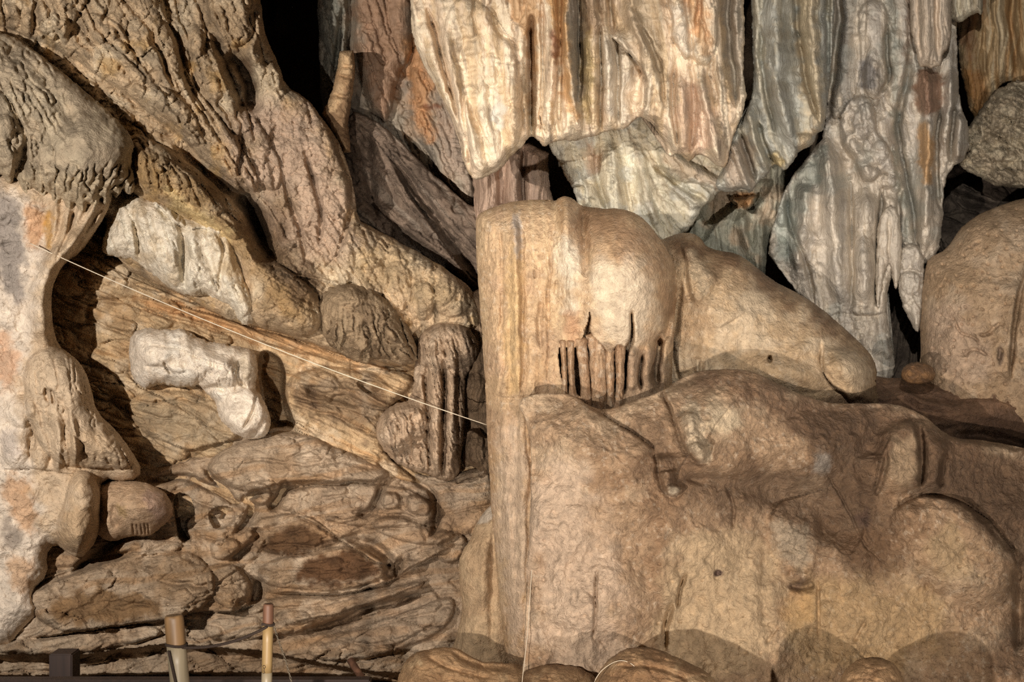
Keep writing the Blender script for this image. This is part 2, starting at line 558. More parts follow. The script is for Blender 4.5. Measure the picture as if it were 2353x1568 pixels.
# ---------------------------------------------------------------- lower layered rock
LEN = [  # raised lens-shaped layers
    (.12, 34, [(555, 1220), (600, 1190), (660, 1178), (720, 1190), (790, 1245), (740, 1262), (660, 1282), (590, 1268)]),
    (.12, 34, [(590, 1300), (680, 1268), (800, 1253), (880, 1285), (897, 1318), (830, 1352), (720, 1362), (600, 1345)]),
    (.14, 60, [(40, 1350), (200, 1290), (330, 1262), (450, 1268), (505, 1330), (480, 1400), (330, 1440), (200, 1460), (90, 1440)]),
    (.14, 26, [(470, 1290), (540, 1298), (582, 1340), (577, 1390), (520, 1402), (480, 1372)]),
    (.10, 16, [(995, 1228), (1078, 1226), (1062, 1288), (1005, 1296)]),
    (.16, 40, [(470, 1060), (560, 1010), (690, 983), (800, 1040), (905, 1082), (880, 1112), (740, 1110), (640, 1128), (560, 1134), (490, 1110)]),
    (.09, 25, [(640, 1130), (740, 1115), (900, 1110), (992, 1150), (1004, 1205), (900, 1218), (800, 1212), (700, 1180), (640, 1182)]),
    (.10, 18, [(870, 1135), (915, 1128), (920, 1170), (880, 1175)]), (.10, 18, [(930, 1135), (990, 1145), (985, 1190), (935, 1180)]),
    (.12, 30, [(470, 1400), (620, 1370), (760, 1370), (900, 1350), (1000, 1330), (900, 1400), (760, 1440), (600, 1470), (470, 1480)]),
    (.10, 30, [(880, 1180), (1000, 1215), (1060, 1230), (990, 1260), (900, 1240), (850, 1215)]),
    (.08, 20, [(-60, 1490), (60, 1470), (200, 1450), (370, 1432), (372, 1470), (200, 1500), (60, 1508)]),
    (.07, 16, [(560, 1110), (610, 1108), (630, 1140), (600, 1170), (560, 1150)]),
    (.10, 20, [(480, 1240), (540, 1232), (560, 1262), (520, 1290), (480, 1280)]),
    (.09, 24, [(700, 1480), (820, 1440), (960, 1400), (1050, 1360), (1040, 1440), (940, 1490), (820, 1520), (720, 1520)]),
    (.07, 20, [(250, 1250), (340, 1236), (430, 1248), (400, 1270), (280, 1280)]),
]
o = relief('layered_rock_face', [(-260, 1020), (150, 1035), (330, 1080), (420, 1060), (480, 1030), (560, 995), (690, 975), (800, 1030), (900, 1075), (1010, 1100), (1160, 1060), (1200, 1760), (-260, 1760)],
           8.35, .16, 60,
           feats=[('P', h, min(R, 60) * .55, p) for h, R, p in LEN] + [
               ('P', -.26, 20, [(-260, 1508), (100, 1506), (210, 1503), (380, 1478), (520, 1490), (640, 1500), (760, 1530), (900, 1545), (1000, 1560), (1000, 1780), (-260, 1780)]),
               ('P', -.6, 12, [(-260, 1560), (100, 1552), (400, 1545), (700, 1548), (880, 1552), (960, 1600), (960, 1790), (-260, 1790)]),
               ('P', -.30, 12, [(398, 1128), (440, 1136), (446, 1180), (428, 1215), (445, 1245), (412, 1250), (402, 1200)]),
               ('P', -.16, 10, [(480, 1168), (535, 1160), (545, 1200), (500, 1222), (480, 1200)]),
               ('P', .10, 10, [(470, 1165), (515, 1170), (510, 1195), (490, 1190)]),
               ('L', -.16, 11, [(250, 1238), (285, 1225), (240, 1270), (200, 1290), (170, 1310)]),
               ('L', -.16, 12, [(586, 1330), (596, 1350), (580, 1382), (540, 1392)]),
               ('L', -.14, 10, [(540, 1225), (575, 1190), (582, 1160), (560, 1150), (600, 1130)]),
               ('L', -.12, 9, [(575, 1215), (600, 1225), (570, 1262), (530, 1290)]),
               ('S', .10, 40, [(560, 1140), (640, 1110), (720, 1105), (820, 1110), (900, 1098)]),
               ('L', -.14, 10, [(660, 1105), (640, 1150), (620, 1172)]),
               ('L', -.10, 8, [(880, 1110), (865, 1150), (860, 1172), (820, 1190)]),
               ('L', -.10, 8, [(905, 1075), (960, 1110), (1000, 1130), (1000, 1180), (1005, 1215), (980, 1240)]),
               ('S', .12, 40, [(670, 1180), (740, 1210), (800, 1255), (860, 1290), (900, 1300)]),
               ('L', -.16, 13, [(790, 1240), (850, 1250), (885, 1275), (900, 1310), (890, 1340)]),
               ('P', -.2, 14, [(900, 1290), (930, 1280), (930, 1310), (905, 1335)]),
               ('S', .12, 50, [(600, 1360), (760, 1370), (870, 1350), (960, 1300), (1050, 1250)]),
               ('S', .10, 35, [(640, 1440), (780, 1410), (880, 1380), (1000, 1330)]),
               ('S', .14, 50, [(370, 1445), (440, 1400), (520, 1412), (590, 1385)]),
               ('S', .10, 40, [(60, 1470), (200, 1450), (340, 1432), (420, 1420), (480, 1430)]),
               ('L', -.1, 8, [(0, 1385), (100, 1340), (200, 1300), (300, 1268)]),
               ('L', -.16, 10, [(700, 1450), (780, 1430), (850, 1395), (960, 1370)]),
               ('L', -.12, 8, [(340, 1110), (420, 1090), (500, 1130), (560, 1165)]),
               ('L', -.10, 8, [(470, 1075), (520, 1130), (530, 1155)]),
               ('L', -.10, 7, [(0, 1075), (80, 1080), (150, 1110), (200, 1180)]),
           ],
           tex=[('fbm', 130, .08), ('block', 80, .05, {'st': 2.6, 'ang': -10, 'mod': 160}), ('block', 40, .03, {'st': 2.2, 'ang': -14, 'mod': 90}), ('crack', 95, .03, {'st': 2.6, 'ang': -9, 'w': .08}), ('crack', 46, .022, {'mod': 80, 'st': 2.4, 'ang': -14, 'w': .10, 'm': [(-260, 1270), (1200, 1240), (1200, 1760), (-260, 1760)], 's': 40}),
                ('crack', 60, .03, {'mod': 90, 'st': 1.7, 'ang': 14, 'm': [(420, 980), (1130, 1000), (1130, 1230), (420, 1230)], 's': 30}),
                ('lic', 13, .012, {'flow': ((0, 0, -10),), 'len': 220}), ('fbm', 12, .010)],
           flow=((0, 0, -10),), colour=dict(base=(180, 158, 132), mix=[
               ('fbm', (148, 120, 90), 90, .35, .7), ('lic', (160, 122, 82), 18, .5, .5), ('fbm', (206, 186, 160), 50, .8, .55), ('fbm', (96, 78, 62), 26, 1.2, .5), ('fbm', (88, 68, 52), 7, 1.0, .4)],
               spots=[((96, 70, 46), 1.0, 10, [(620, 1222), (680, 1195), (780, 1246), (740, 1262), (660, 1280), (600, 1265)]),
                      ((98, 70, 46), 1.0, 10, [(690, 1290), (790, 1262), (880, 1295), (860, 1332), (760, 1352), (680, 1340)]),
                      ((128, 96, 60), .85, 14, [(110, 1370), (300, 1350), (370, 1380), (360, 1430), (200, 1440), (110, 1420)]),
                      ((134, 104, 70), .5, 22, [(350, 1280), (480, 1270), (560, 1330), (560, 1400), (430, 1410), (350, 1360)]),
                      ((222, 204, 180), .75, 22, [(0, 1380), (60, 1370), (90, 1440), (40, 1480), (-40, 1470)]),
                      ((224, 200, 170), .6, 22, [(-40, 1080), (90, 1090), (80, 1280), (-40, 1340)]),
                      ((205, 130, 62), .5, 12, [(0, 1090), (30, 1100), (60, 1180), (0, 1220)]),
                      
                      ((124, 104, 84), .5, 30, [(700, 1120), (1100, 1100), (1050, 1260), (800, 1220)]),
                      ((120, 102, 84), .5, 30, [(900, 1260), (1060, 1250), (1050, 1500), (700, 1500)])]),
           mat=ROCK, tilt=(.15, -.7), seed=3, back=.7, ls=1.25)
tag(o, 'layered brown and grey rock shelf filling the lower left, above the posts', 'rock')

o = relief('domed_rock', [(205, 1150), (222, 1118), (262, 1104), (330, 1106), (376, 1126), (398, 1160), (396, 1192), (366, 1216), (340, 1234), (300, 1232), (262, 1246), (228, 1236), (208, 1200)],
           8.12, .26, 80, feats=[('B', 335, 1165, 62, 50, 10, .05, .8), ('L', -.04, 8, [(262, 1160), (258, 1190), (272, 1215)])] + [('L', -.022, 2.6, [(304 + k * 9, 1204), (307 + k * 9, 1230)]) for k in range(5)],
           tex=[('fbm', 50, .03), ('fbm', 12, .005)], colour=dict(base=(190, 160, 128), mix=[('fbm', (168, 136, 104), 30, .4, .6)], spots=[((160, 130, 116), .6, 12, [(325, 1120), (392, 1150), (394, 1195), (335, 1195)]), ((160, 132, 84), .7, 6, [(262, 1158), (282, 1160), (290, 1188), (268, 1190)])]),
           mat=SMOOTH, seed=15, edge=(2, 20))
tag(o, 'smooth rounded domed rock with small ribs beside the foot of the thin-waisted column', 'rock')

# ---------------------------------------------------------------- upper left flowstone
FL = ((60, 60, 80), (250, 150, 40), (450, 120, 72), (420, 330, 42), (600, 300, 74), (560, 520, 52), (700, 420, 80), (690, 700, 30),
      (850, 620, 60), (980, 650, 80), (1060, 720, 85), (340, 420, 85))
SC_M = [(-200, -200), (620, -200), (830, 380), (820, 620), (620, 640), (520, 520), (300, 330), (100, 130), (-200, 40)]
o = relief('stepped_flowstone', [(-260, -260), (598, -260), (598, 20), (612, 90), (640, 140), (655, 195), (705, 225), (745, 275), (790, 350), (815, 430), (820, 505), (860, 525), (1000, 600), (1100, 672), (1110, 780), (1000, 770), (965, 830), (900, 850), (800, 830), (700, 785), (600, 752), (540, 745), (440, 690), (250, 600), (240, 470), (-260, 520)],
           8.45, .22, 60,
           feats=[
               ('P', .20, 46, [(-260, -260), (340, -260), (372, 0), (400, 90), (440, 190), (520, 290), (590, 390), (600, 440), (560, 440), (470, 370), (380, 290), (330, 250), (250, 190), (130, 112), (60, 85), (0, 60), (-260, 0)]),
               ('B', 62, 62, 16, 34, 10, .07, .7), ('B', 92, 70, 14, 26, 20, .06, .7), ('B', 118, 66, 18, 36, 10, .07, .7), ('B', 145, 72, 14, 30, 0, .06, .7), ('B', 30, 40, 16, 34, 0, .06, .7),
               ('P', .10, 20, [(-260, -260), (220, -260), (215, -10), (180, 30), (165, 75), (140, 92), (118, 70), (100, 90), (85, 62), (60, 70), (40, 45), (20, 50), (-260, 0)]),
               ('P', .30, 55, [(280, 300), (360, 325), (430, 370), (500, 430), (570, 500), (615, 590), (700, 645), (745, 700), (740, 760), (690, 778), (600, 750), (540, 742), (560, 700), (558, 640), (530, 570), (440, 520), (370, 470), (290, 450)]),
               ('P', .10, 30, [(300, 330), (420, 380), (500, 450), (560, 530), (540, 560), (500, 520), (440, 500), (400, 480), (320, 440)]),
               ('P', .10, 30, [(420, 60), (470, 50), (530, 170), (580, 260), (640, 350), (650, 430), (610, 440), (560, 380), (500, 290), (450, 200)]),
               ('P', .10, 24, [(300, 180), (390, 200), (450, 260), (465, 310), (440, 320), (380, 270), (310, 220)]),
               ('P', .08, 24, [(180, 20), (260, 40), (300, 90), (290, 130), (240, 110), (190, 80)]),
               ('P', .16, 30, [(470, -60), (590, -60), (585, 60), (572, 100), (530, 110), (500, 70), (475, 30)]),
               ('L', .10, 14, [(600, 20), (598, 70), (570, 110), (600, 150)]),
               ('P', .12, 14, [(612, 135), (645, 150), (655, 190), (640, 215), (618, 190)]),
               ('L', -.26, 20, [(520, 118), (555, 150), (575, 200), (578, 262)]),
               ('L', -.13, 11, [(488, 80), (505, 130), (545, 210), (560, 270)]),
               ('L', -.16, 16, [(400, 330), (460, 390), (530, 440), (570, 470), (600, 540), (620, 580)]),
               ('L', -.24, 24, [(560, 430), (585, 500), (600, 560), (630, 610)]),
               ('L', -.09, 7, [(745, 270), (775, 330), (800, 400), (812, 470), (790, 540), (775, 590)]),
               ('L', -.07, 6, [(560, 300), (558, 360), (545, 410)]),
               ('L', -.06, 6, [(650, 400), (665, 470), (690, 520), (700, 600)]),
               ('L', -.07, 6, [(700, 350), (720, 420), (740, 480), (735, 560)]),
               ('L', -.07, 6, [(395, 60), (420, 120), (425, 180), (470, 250)]),
               ('L', -.07, 6, [(350, 60), (370, 130), (400, 200)]),
               ('P', .10, 30, [(640, 620), (720, 640), (800, 650), (860, 690), (820, 720), (740, 700), (700, 690)]),
               ('B', 830, 570, 60, 50, 20, .10), ('B', 940, 600, 60, 36, 30, .10), ('B', 790, 600, 24, 55, 0, .07),
               ('B', 850, 640, 42, 50, 0, .08), ('B', 968, 690, 32, 48, 0, .13), ('B', 912, 660, 34, 60, 0, .09), ('B', 1040, 680, 44, 52, 10, .12),
               ('B', 1010, 650, 40, 60, 10, .07),
               ('S', .08, 40, [(620, 622), (700, 640), (800, 660), (880, 700), (930, 750), (955, 800)]),
               ('P', -.14, 20, [(600, 752), (700, 780), (840, 825), (940, 840), (900, 870), (700, 810)]),
           ],
           tex=[('fbm', 130, .09), ('scale', 14, .024, {'st': 1.5, 'ang': 66}), ('scale', 34, .050, {'st': 1.9, 'ang': 62, 'm': SC_M, 's': 30}),
                ('lic', 24, .055, {'len': 260, 'm': [(-260, -260), (640, -260), (640, 600), (300, 400), (-260, 300)], 's': 20}),
                ('lic', 15, .030, {'len': 170, 'm': [(560, 480), (830, 500), (1110, 650), (1110, 800), (700, 720)], 's': 30}),
                ('lic', 9, .018, {'len': 90, 'm': [(280, 300), (560, 450), (760, 720), (600, 760), (560, 560), (280, 460)], 's': 15}),
                ('dome', 9, .016, {'m': [(540, 90), (600, 130), (590, 280), (555, 270)], 's': 10}),
                ('dome', 8, .022, {'m': [(560, 420), (640, 520), (740, 640), (740, 780), (640, 760), (580, 600)], 's': 18}),
                ('scale', 8, .010, {'ang': 75}), ('fbm', 9, .010)],
           flow=FL, colour=dict(base=(198, 172, 138), mix=[
               ('fbm', (214, 196, 166), 60, .5, .7), ('fbm', (158, 134, 104), 70, .5, .7), ('lic', (120, 104, 84), 14, .7, .55), ('fbm', (196, 158, 100), 50, .9, .6)],
               spots=[((190, 164, 142), .75, 50, [(560, 230), (700, 240), (800, 380), (800, 560), (680, 560), (560, 420)]),
                      ((150, 118, 72), .7, 26, [(300, 330), (420, 380), (560, 520), (610, 600), (700, 650), (740, 720), (680, 770), (610, 700), (540, 560), (400, 470), (310, 440)]),
                      ((92, 70, 48), .8, 22, [(540, 400), (600, 480), (700, 590), (740, 720), (650, 680), (590, 590), (560, 500)]),  # brown pitted band, with the ridge's cast shade painted in
                      ((104, 80, 58), .8, 10, [(545, 110), (590, 150), (580, 270), (560, 250)]),  # dark pitted hollow, its shade also put into the colour
                      ((212, 186, 134), .8, 14, [(380, 430), (440, 470), (500, 510), (540, 560), (520, 560), (440, 520), (390, 480)]),
                      ((134, 108, 82), .6, 30, [(600, 420), (680, 460), (700, 560), (640, 570)]),
                      ((184, 160, 122), .5, 30, [(780, 560), (1000, 610), (1090, 700), (960, 700), (800, 640)])]),
           mat=FLOW, tilt=(.35, -.1), seed=4, back=.5, ls=1.3)
tag(o, 'huge scalloped tan flowstone slope filling the upper left, stepping down in lobes', 'flowstone')

o = relief('flowstone_curtain', [(272, 462), (300, 446), (350, 452), (395, 480), (430, 500), (480, 508), (520, 530), (545, 570), (560, 630), (590, 690), (602, 722), (575, 748), (550, 742), (532, 702), (505, 690), (480, 678), (440, 682), (400, 668), (360, 640), (320, 606), (280, 590), (235, 585), (232, 560), (252, 520)],
           8.25, .26, 50, feats=[
               ('L', .07, 16, [(395, 490), (400, 560), (395, 620), (400, 660)]), ('L', .07, 16, [(440, 520), (445, 600), (445, 670)]),
               ('L', -.07, 7, [(420, 540), (422, 600), (425, 660)]), ('L', -.06, 6, [(310, 480), (312, 540), (320, 600)]),
               ('S', .06, 30, [(350, 462), (420, 530), (470, 520), (520, 545)]), ('L', -.05, 6, [(510, 540), (515, 600), (500, 670)]),
               ('B', 545, 690, 40, 46, 20, .08), ('P', .05, 12, [(350, 452), (400, 480), (430, 510), (420, 525), (390, 500), (350, 475)])],
           tex=[('lic', 8, .020, {'len': 70, 'mod': 50}), ('lic', 24, .022, {'len': 200, 'rid': 0}), ('lic', 20, .022, {'len': 160, 'mod': 60}), ('dome', 8, .014, {'m': [(480, 660), (600, 690), (600, 760), (530, 740)], 's': 10}), ('fbm', 30, .012)],
           flow=((0, 0, 90), (560, 650, 70)), colour=dict(base=(238, 224, 200), mix=[('lic', (240, 230, 208), 12, .4, .6), ('fbm', (198, 174, 138), 40, .7, .6), ('lic', (176, 158, 130), 7, 1.0, .5)],
                                                          spots=[((200, 172, 128), .7, 22, [(480, 520), (560, 560), (600, 720), (560, 700), (510, 600)])]),
           mat=SMOOTH, seed=5, edge=(4, 16))
tag(o, 'cream white fluted flowstone curtain above the hollow, upper left', 'flowstone')

o = relief('flowstone_hood', [(728, 700), (745, 668), (790, 648), (850, 662), (900, 700), (938, 750), (960, 800), (958, 838), (925, 842), (890, 828), (868, 822), (840, 838), (800, 824), (770, 804), (745, 782), (730, 740)],
           8.28, .30, 80, feats=[('B', 790, 678, 50, 26, 15, .05), ('L', .05, 12, [(880, 720), (920, 780), (940, 830)])],
           tex=[('lic', 13, .075, {'len': 100, 'm': [(720, 740), (900, 720), (980, 760), (980, 860), (720, 840)], 's': 25}), ('lic', 8, .02, {'len': 60}), ('fbm', 30, .02), ('scale', 7, .010)],
           flow=((760, 760, 98), (850, 760, 80), (930, 780, 60)), colour=dict(base=(152, 130, 102), mix=[('fbm', (104, 84, 62), 40, .3, .6), ('lic', (168, 146, 116), 9, .6, .6)]),
           mat=FLOW, seed=6, edge=(4, 14))
tag(o, 'dark brown hood-shaped flowstone lobe with fluted fringe beside the stone column', 'flowstone')

o = relief('flowstone_apron', [(1045, 690), (1130, 650), (1140, 1090), (1110, 1095), (1085, 1070), (1066, 1080), (1050, 1000), (1055, 860), (1060, 760)],
           8.62, .12, 30, feats=[('B', 1090, 900, 26, 46, 0, .08), ('B', 1092, 1035, 24, 44, 0, .10), ('P', -.16, 10, [(1058, 955), (1120, 975), (1125, 1015), (1085, 985), (1062, 1000)]),
                                 ('B', 1095, 800, 22, 60, 0, .07)],
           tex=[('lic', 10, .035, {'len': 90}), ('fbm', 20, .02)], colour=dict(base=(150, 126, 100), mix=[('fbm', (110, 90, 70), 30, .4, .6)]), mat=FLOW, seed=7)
tag(o, 'narrow shaded flowstone apron squeezed between the fluted pillar and the stone column', 'flowstone')

o = relief('fluted_flowstone_pillar', [(957, 790), (968, 762), (1000, 742), (1045, 740), (1085, 758), (1102, 790), (1098, 822), (1078, 850), (1066, 880), (1068, 960), (1062, 1030), (1058, 1085), (1040, 1108), (1015, 1104), (985, 1092), (940, 1078), (905, 1062), (870, 1020), (860, 985), (880, 945), (915, 925), (945, 920), (952, 870)],
           8.42, .26, 50, feats=[
               ('P', .14, 40, [(957, 790), (968, 762), (1000, 742), (1045, 740), (1085, 758), (1102, 790), (1095, 830), (1060, 850), (1000, 850), (960, 840)]),
               ('G', .14, 16, [(862, 985), (885, 945), (920, 928), (960, 932), (990, 960), (992, 985), (975, 1010), (950, 1005), (925, 1030), (905, 1050), (875, 1025)]),
               ('L', .12, 15, [(1000, 790), (1005, 880), (1000, 980), (1000, 1090)]), ('L', .14, 15, [(1040, 790), (1042, 880), (1038, 980), (1035, 1090)]),
               ('L', -.14, 6, [(1020, 830), (1020, 930), (1018, 1090)]), ('L', -.12, 6, [(980, 840), (978, 920), (985, 1000), (985, 1080)]),
               ('L', -.10, 5, [(1053, 830), (1050, 900), (1052, 1000)]), ('P', -.08, 14, [(905, 1045), (960, 1012), (980, 1030), (975, 1080), (920, 1060)])],
           tex=[('lic', 10, .05, {'len': 150, 'm': [(950, 770), (1110, 770), (1070, 1110), (970, 1110)], 's': 12}), ('lic', 8, .025, {'len': 60}), ('lic', 13, .05, {'len': 70, 'm': [(860, 940), (1000, 940), (1000, 1080), (860, 1060)], 's': 14}), ('fbm', 24, .02)],
           flow=((0, 0, 90), (900, 980, 75)), colour=dict(base=(184, 158, 130), mix=[('fbm', (200, 178, 152), 40, .4, .6), ('fbm', (120, 98, 76), 30, .8, .6), ('lic', (112, 92, 74), 7, .9, .5)]),
           mat=FLOW, seed=8, edge=(3, 14))
tag(o, 'mushroom-capped pillar of deeply fluted flowstone immediately left of the stone column', 'flowstone')

o = relief('white_calcite_lobe', [(296, 805), (300, 766), (335, 752), (380, 760), (425, 752), (462, 782), (520, 792), (565, 798), (588, 812), (594, 850), (584, 888), (606, 920), (624, 965), (616, 1002), (585, 1012), (545, 1004), (505, 968), (496, 925), (470, 902), (458, 884), (436, 892), (400, 888), (370, 882), (335, 896), (314, 884), (298, 850)],
           8.42, .20, 24, feats=[
               ('B', 390, 815, 110, 70, 10, .08, 1), ('B', 520, 850, 80, 60, 20, .08, 1), ('G', .06, 20, [(360, 800), (440, 785), (500, 805), (545, 850), (545, 880), (500, 890), (470, 905), (420, 870), (380, 850)]),
               ('L', -.10, 8, [(455, 898), (500, 892), (520, 900)]), ('B', 556, 948, 52, 58, 20, .10, .7),
               ('S', .05, 26, [(330, 842), (370, 838), (410, 862), (430, 850)]), ('L', -.05, 4, [(376, 832), (396, 862)]), ('L', -.06, 4, [(545, 830), (542, 870), (566, 892)]), ('L', -.05, 4, [(588, 905), (580, 950), (556, 990)]),
               ('S', .04, 30, [(340, 790), (400, 795), (460, 825), (540, 845)])],
           tex=[('lic', 9, .022, {'len': 60, 'm': [(440, 830), (560, 830), (560, 900), (430, 900)], 's': 10}), ('lic', 22, .02, {'rid': 0, 'len': 80}), ('fbm', 50, .03), ('scale', 7, .012, {'m': [(540, 795), (592, 810), (592, 870), (624, 1000), (560, 1012), (592, 950), (560, 890)], 's': 8})],
           flow=((350, 850, 80), (480, 860, 80), (560, 950, 110)), colour=dict(base=(242, 226, 204), mix=[('fbm', (214, 192, 164), 40, .7, .5), ('fbm', (244, 236, 220), 36, .6, .6), ('fbm', (180, 156, 130), 22, 1.3, .4)],
                                                                               spots=[((196, 178, 150), .7, 12, [(540, 800), (590, 812), (588, 880), (560, 900), (545, 850)])]),
           mat=SMOOTH, seed=9, edge=(3, 12))
tag(o, 'pale white calcite lobe hanging inside the hollow, with a round lower knob', 'calcite formation')

# ---------------------------------------------------------------- nearest left column and lobe
o = relief('slender_flowstone_column', [(-260, 380), (100, 400), (262, 430), (255, 470), (228, 520), (190, 570), (160, 590), (136, 620), (122, 660), (117, 700), (122, 750), (134, 795), (165, 815), (195, 850), (212, 900), (222, 945), (262, 985), (300, 1030), (330, 1085), (300, 1110), (232, 1100), (238, 1150), (232, 1215), (212, 1262), (182, 1285), (150, 1268), (128, 1250), (104, 1276), (112, 1320), (72, 1360), (92, 1410), (50, 1450), (20, 1495), (-260, 1500)],
           8.12, .26, 60, feats=[
               ('L', .16, 24, [(205, 520), (160, 570), (110, 620), (95, 680), (98, 760), (110, 800)]),
               ('P', .20, 70, [(70, 810), (130, 795), (175, 820), (205, 870), (216, 950), (290, 1020), (320, 1080), (200, 1080), (110, 1060), (60, 960), (50, 870)]),
               ('P', .22, 42, [(165, 1085), (200, 1078), (228, 1110), (236, 1170), (230, 1230), (185, 1282), (135, 1250), (125, 1210), (150, 1150)]),
               ('B', 45, 945, 36, 40, 0, .09, .8), ('B', 40, 1020, 36, 56, 10, .08, .9), ('B', 92, 1035, 24, 50, 0, .08, .9), ('B', 75, 1060, 60, 30, 0, .05, 1),
               ('P', .06, 14, [(225, 975), (262, 968), (300, 990), (318, 1040), (280, 1060), (240, 1040), (220, 1010)]),
               ('L', .08, 10, [(130, 960), (135, 1020), (132, 1080)]), ('L', .08, 9, [(165, 950), (172, 1010), (176, 1070)]),
               ('L', -.05, 5, [(108, 890), (110, 925)]), ('L', -.06, 5, [(120, 895), (124, 930)]),
               ('S', .05, 20, [(0, 1080), (90, 1075), (180, 1090)]),
               ('L', .07, 9, [(250, 455), (215, 510), (180, 570)]), ('L', .07, 9, [(228, 455), (190, 520), (150, 590)]), ('L', .07, 9, [(195, 470), (165, 530), (130, 600)]),
               ('L', .07, 9, [(160, 475), (150, 530), (120, 590)]), ('L', .05, 8, [(130, 460), (128, 520), (110, 570)]),
               ('L', -.07, 6, [(240, 470), (200, 530), (160, 600)]), ('L', -.06, 6, [(175, 480), (160, 530), (128, 600)]),
           ],
           tex=[('fbm', 60, .05), ('dome', 26, .03, {'m': [(-260, 430), (90, 450), (80, 780), (40, 900), (-260, 900)], 's': 12}),
                ('dome', 12, .018, {'m': [(-260, 430), (110, 450), (70, 780), (60, 1300), (-260, 1400)], 's': 15}),
                ('lic', 16, .025, {'len': 160, 'm': [(70, 820), (200, 820), (320, 1080), (60, 1080)], 's': 10}), ('fbm', 12, .008)],
           flow=((150, 520, 118), (100, 700, 90), (150, 950, 80), (250, 1020, 60)),
           colour=dict(base=(206, 182, 152), mix=[('fbm', (188, 160, 126), 60, .4, .6)],
                       spots=[((232, 216, 196), .85, 22, [(-260, 420), (110, 440), (90, 620), (70, 760), (40, 900), (60, 1080), (120, 1270), (60, 1490), (-260, 1500)]),
                              ((196, 140, 86), .7, 12, [(60, 470), (90, 460), (110, 520), (80, 580), (55, 540)]), ((176, 128, 44), .75, 7, [(98, 480), (122, 490), (124, 560), (106, 575), (100, 530)]),
                              ((120, 112, 108), .7, 14, [(-20, 440), (30, 440), (50, 560), (60, 680), (30, 700), (-20, 620)]), ((200, 134, 74), .5, 14, [(-20, 760), (30, 760), (50, 860), (0, 920)]),
                              ((198, 142, 84), .6, 12, [(10, 1090), (60, 1100), (90, 1180), (70, 1240), (10, 1180)]), ((204, 150, 92), .55, 12, [(20, 1270), (80, 1290), (70, 1360), (20, 1350)]), ((112, 98, 88), .6, 10, [(0, 1190), (40, 1200), (50, 1260), (10, 1260)]),
                              ((172, 160, 152), .5, 12, [(0, 980), (40, 990), (50, 1050), (0, 1060)]), ((186, 154, 116), .7, 14, [(140, 1170), (228, 1160), (225, 1240), (180, 1280), (130, 1245)])]),
           mat=FLOW, seed=10, edge=(2, 30))
tag(o, 'tall pale flowstone column with a thin waist at the far left edge', 'flowstone column')

o = relief('fringed_flowstone_lobe', [(-260, 30), (0, 70), (60, 100), (130, 155), (200, 212), (265, 268), (312, 325), (300, 372), (313, 425), (303, 450), (292, 446), (284, 428), (276, 446), (266, 456), (258, 438), (250, 462), (240, 474), (232, 450), (224, 482), (212, 500), (204, 462), (196, 498), (184, 512), (174, 462), (166, 486), (154, 492), (144, 452), (134, 474), (122, 470), (112, 440), (100, 462), (88, 458), (76, 430), (64, 455), (50, 440), (38, 408), (26, 428), (14, 420), (0, 396), (-20, 410), (-260, 380)],
           7.92, .32, 120, feats=[
               ('P', .10, 40, [(-260, 120), (0, 190), (40, 260), (60, 330), (40, 400), (0, 380), (-260, 380)]),
               ('S', .06, 40, [(0, 200), (40, 250), (70, 330), (60, 400)]),
               ('L', -.06, 8, [(60, 330), (45, 390), (30, 420)]), ('B', 10, 300, 22, 40, 10, .06), ('B', 15, 370, 20, 40, 10, .06),
               ('L', -.05, 16, [(0, 90), (70, 150), (130, 220), (170, 290)]),
               ('B', 200, 370, 110, 110, 30, .12, 1.2),
               ('L', .04, 8, [(100, 390), (110, 440)]), ('L', .04, 8, [(150, 400), (150, 470)]), ('L', .04, 8, [(185, 400), (180, 480)]), ('L', .04, 7, [(230, 400), (205, 470)]), ('L', .04, 6, [(270, 395), (240, 450)])],
           tex=[('fbm', 80, .05), ('lic', 18, .035, {'len': 160, 'm': [(-260, 60), (100, 100), (170, 260), (120, 500), (-260, 500)], 's': 30}),
                ('lic', 15, .055, {'len': 90, 'm': [(-260, 370), (330, 380), (330, 540), (-260, 520)], 's': 16}), ('scale', 12, .016, {'ang': 60, 'm': [(-260, 60), (100, 100), (160, 260), (80, 400), (-260, 400)], 's': 30}), ('fbm', 10, .004)],
           flow=((0, 100, 60), (100, 200, 62), (60, 420, 85), (200, 300, 55), (180, 450, 105), (280, 430, 120)),
           colour=dict(base=(176, 158, 132), mix=[('fbm', (196, 180, 152), 60, .4, .6), ('fbm', (138, 124, 104), 50, .6, .6), ('lic', (122, 110, 92), 12, .9, .5)],
                       spots=[((198, 178, 146), .6, 18, [(-260, 400), (330, 400), (330, 520), (-260, 500)]), ((150, 134, 112), .5, 30, [(150, 240), (260, 290), (290, 390), (200, 400), (150, 330)])]),
           mat=FLOW, seed=11, edge=(3, 12))
tag(o, 'smooth grey-tan flowstone lobe with dripping finger fringe at the far left', 'flowstone')

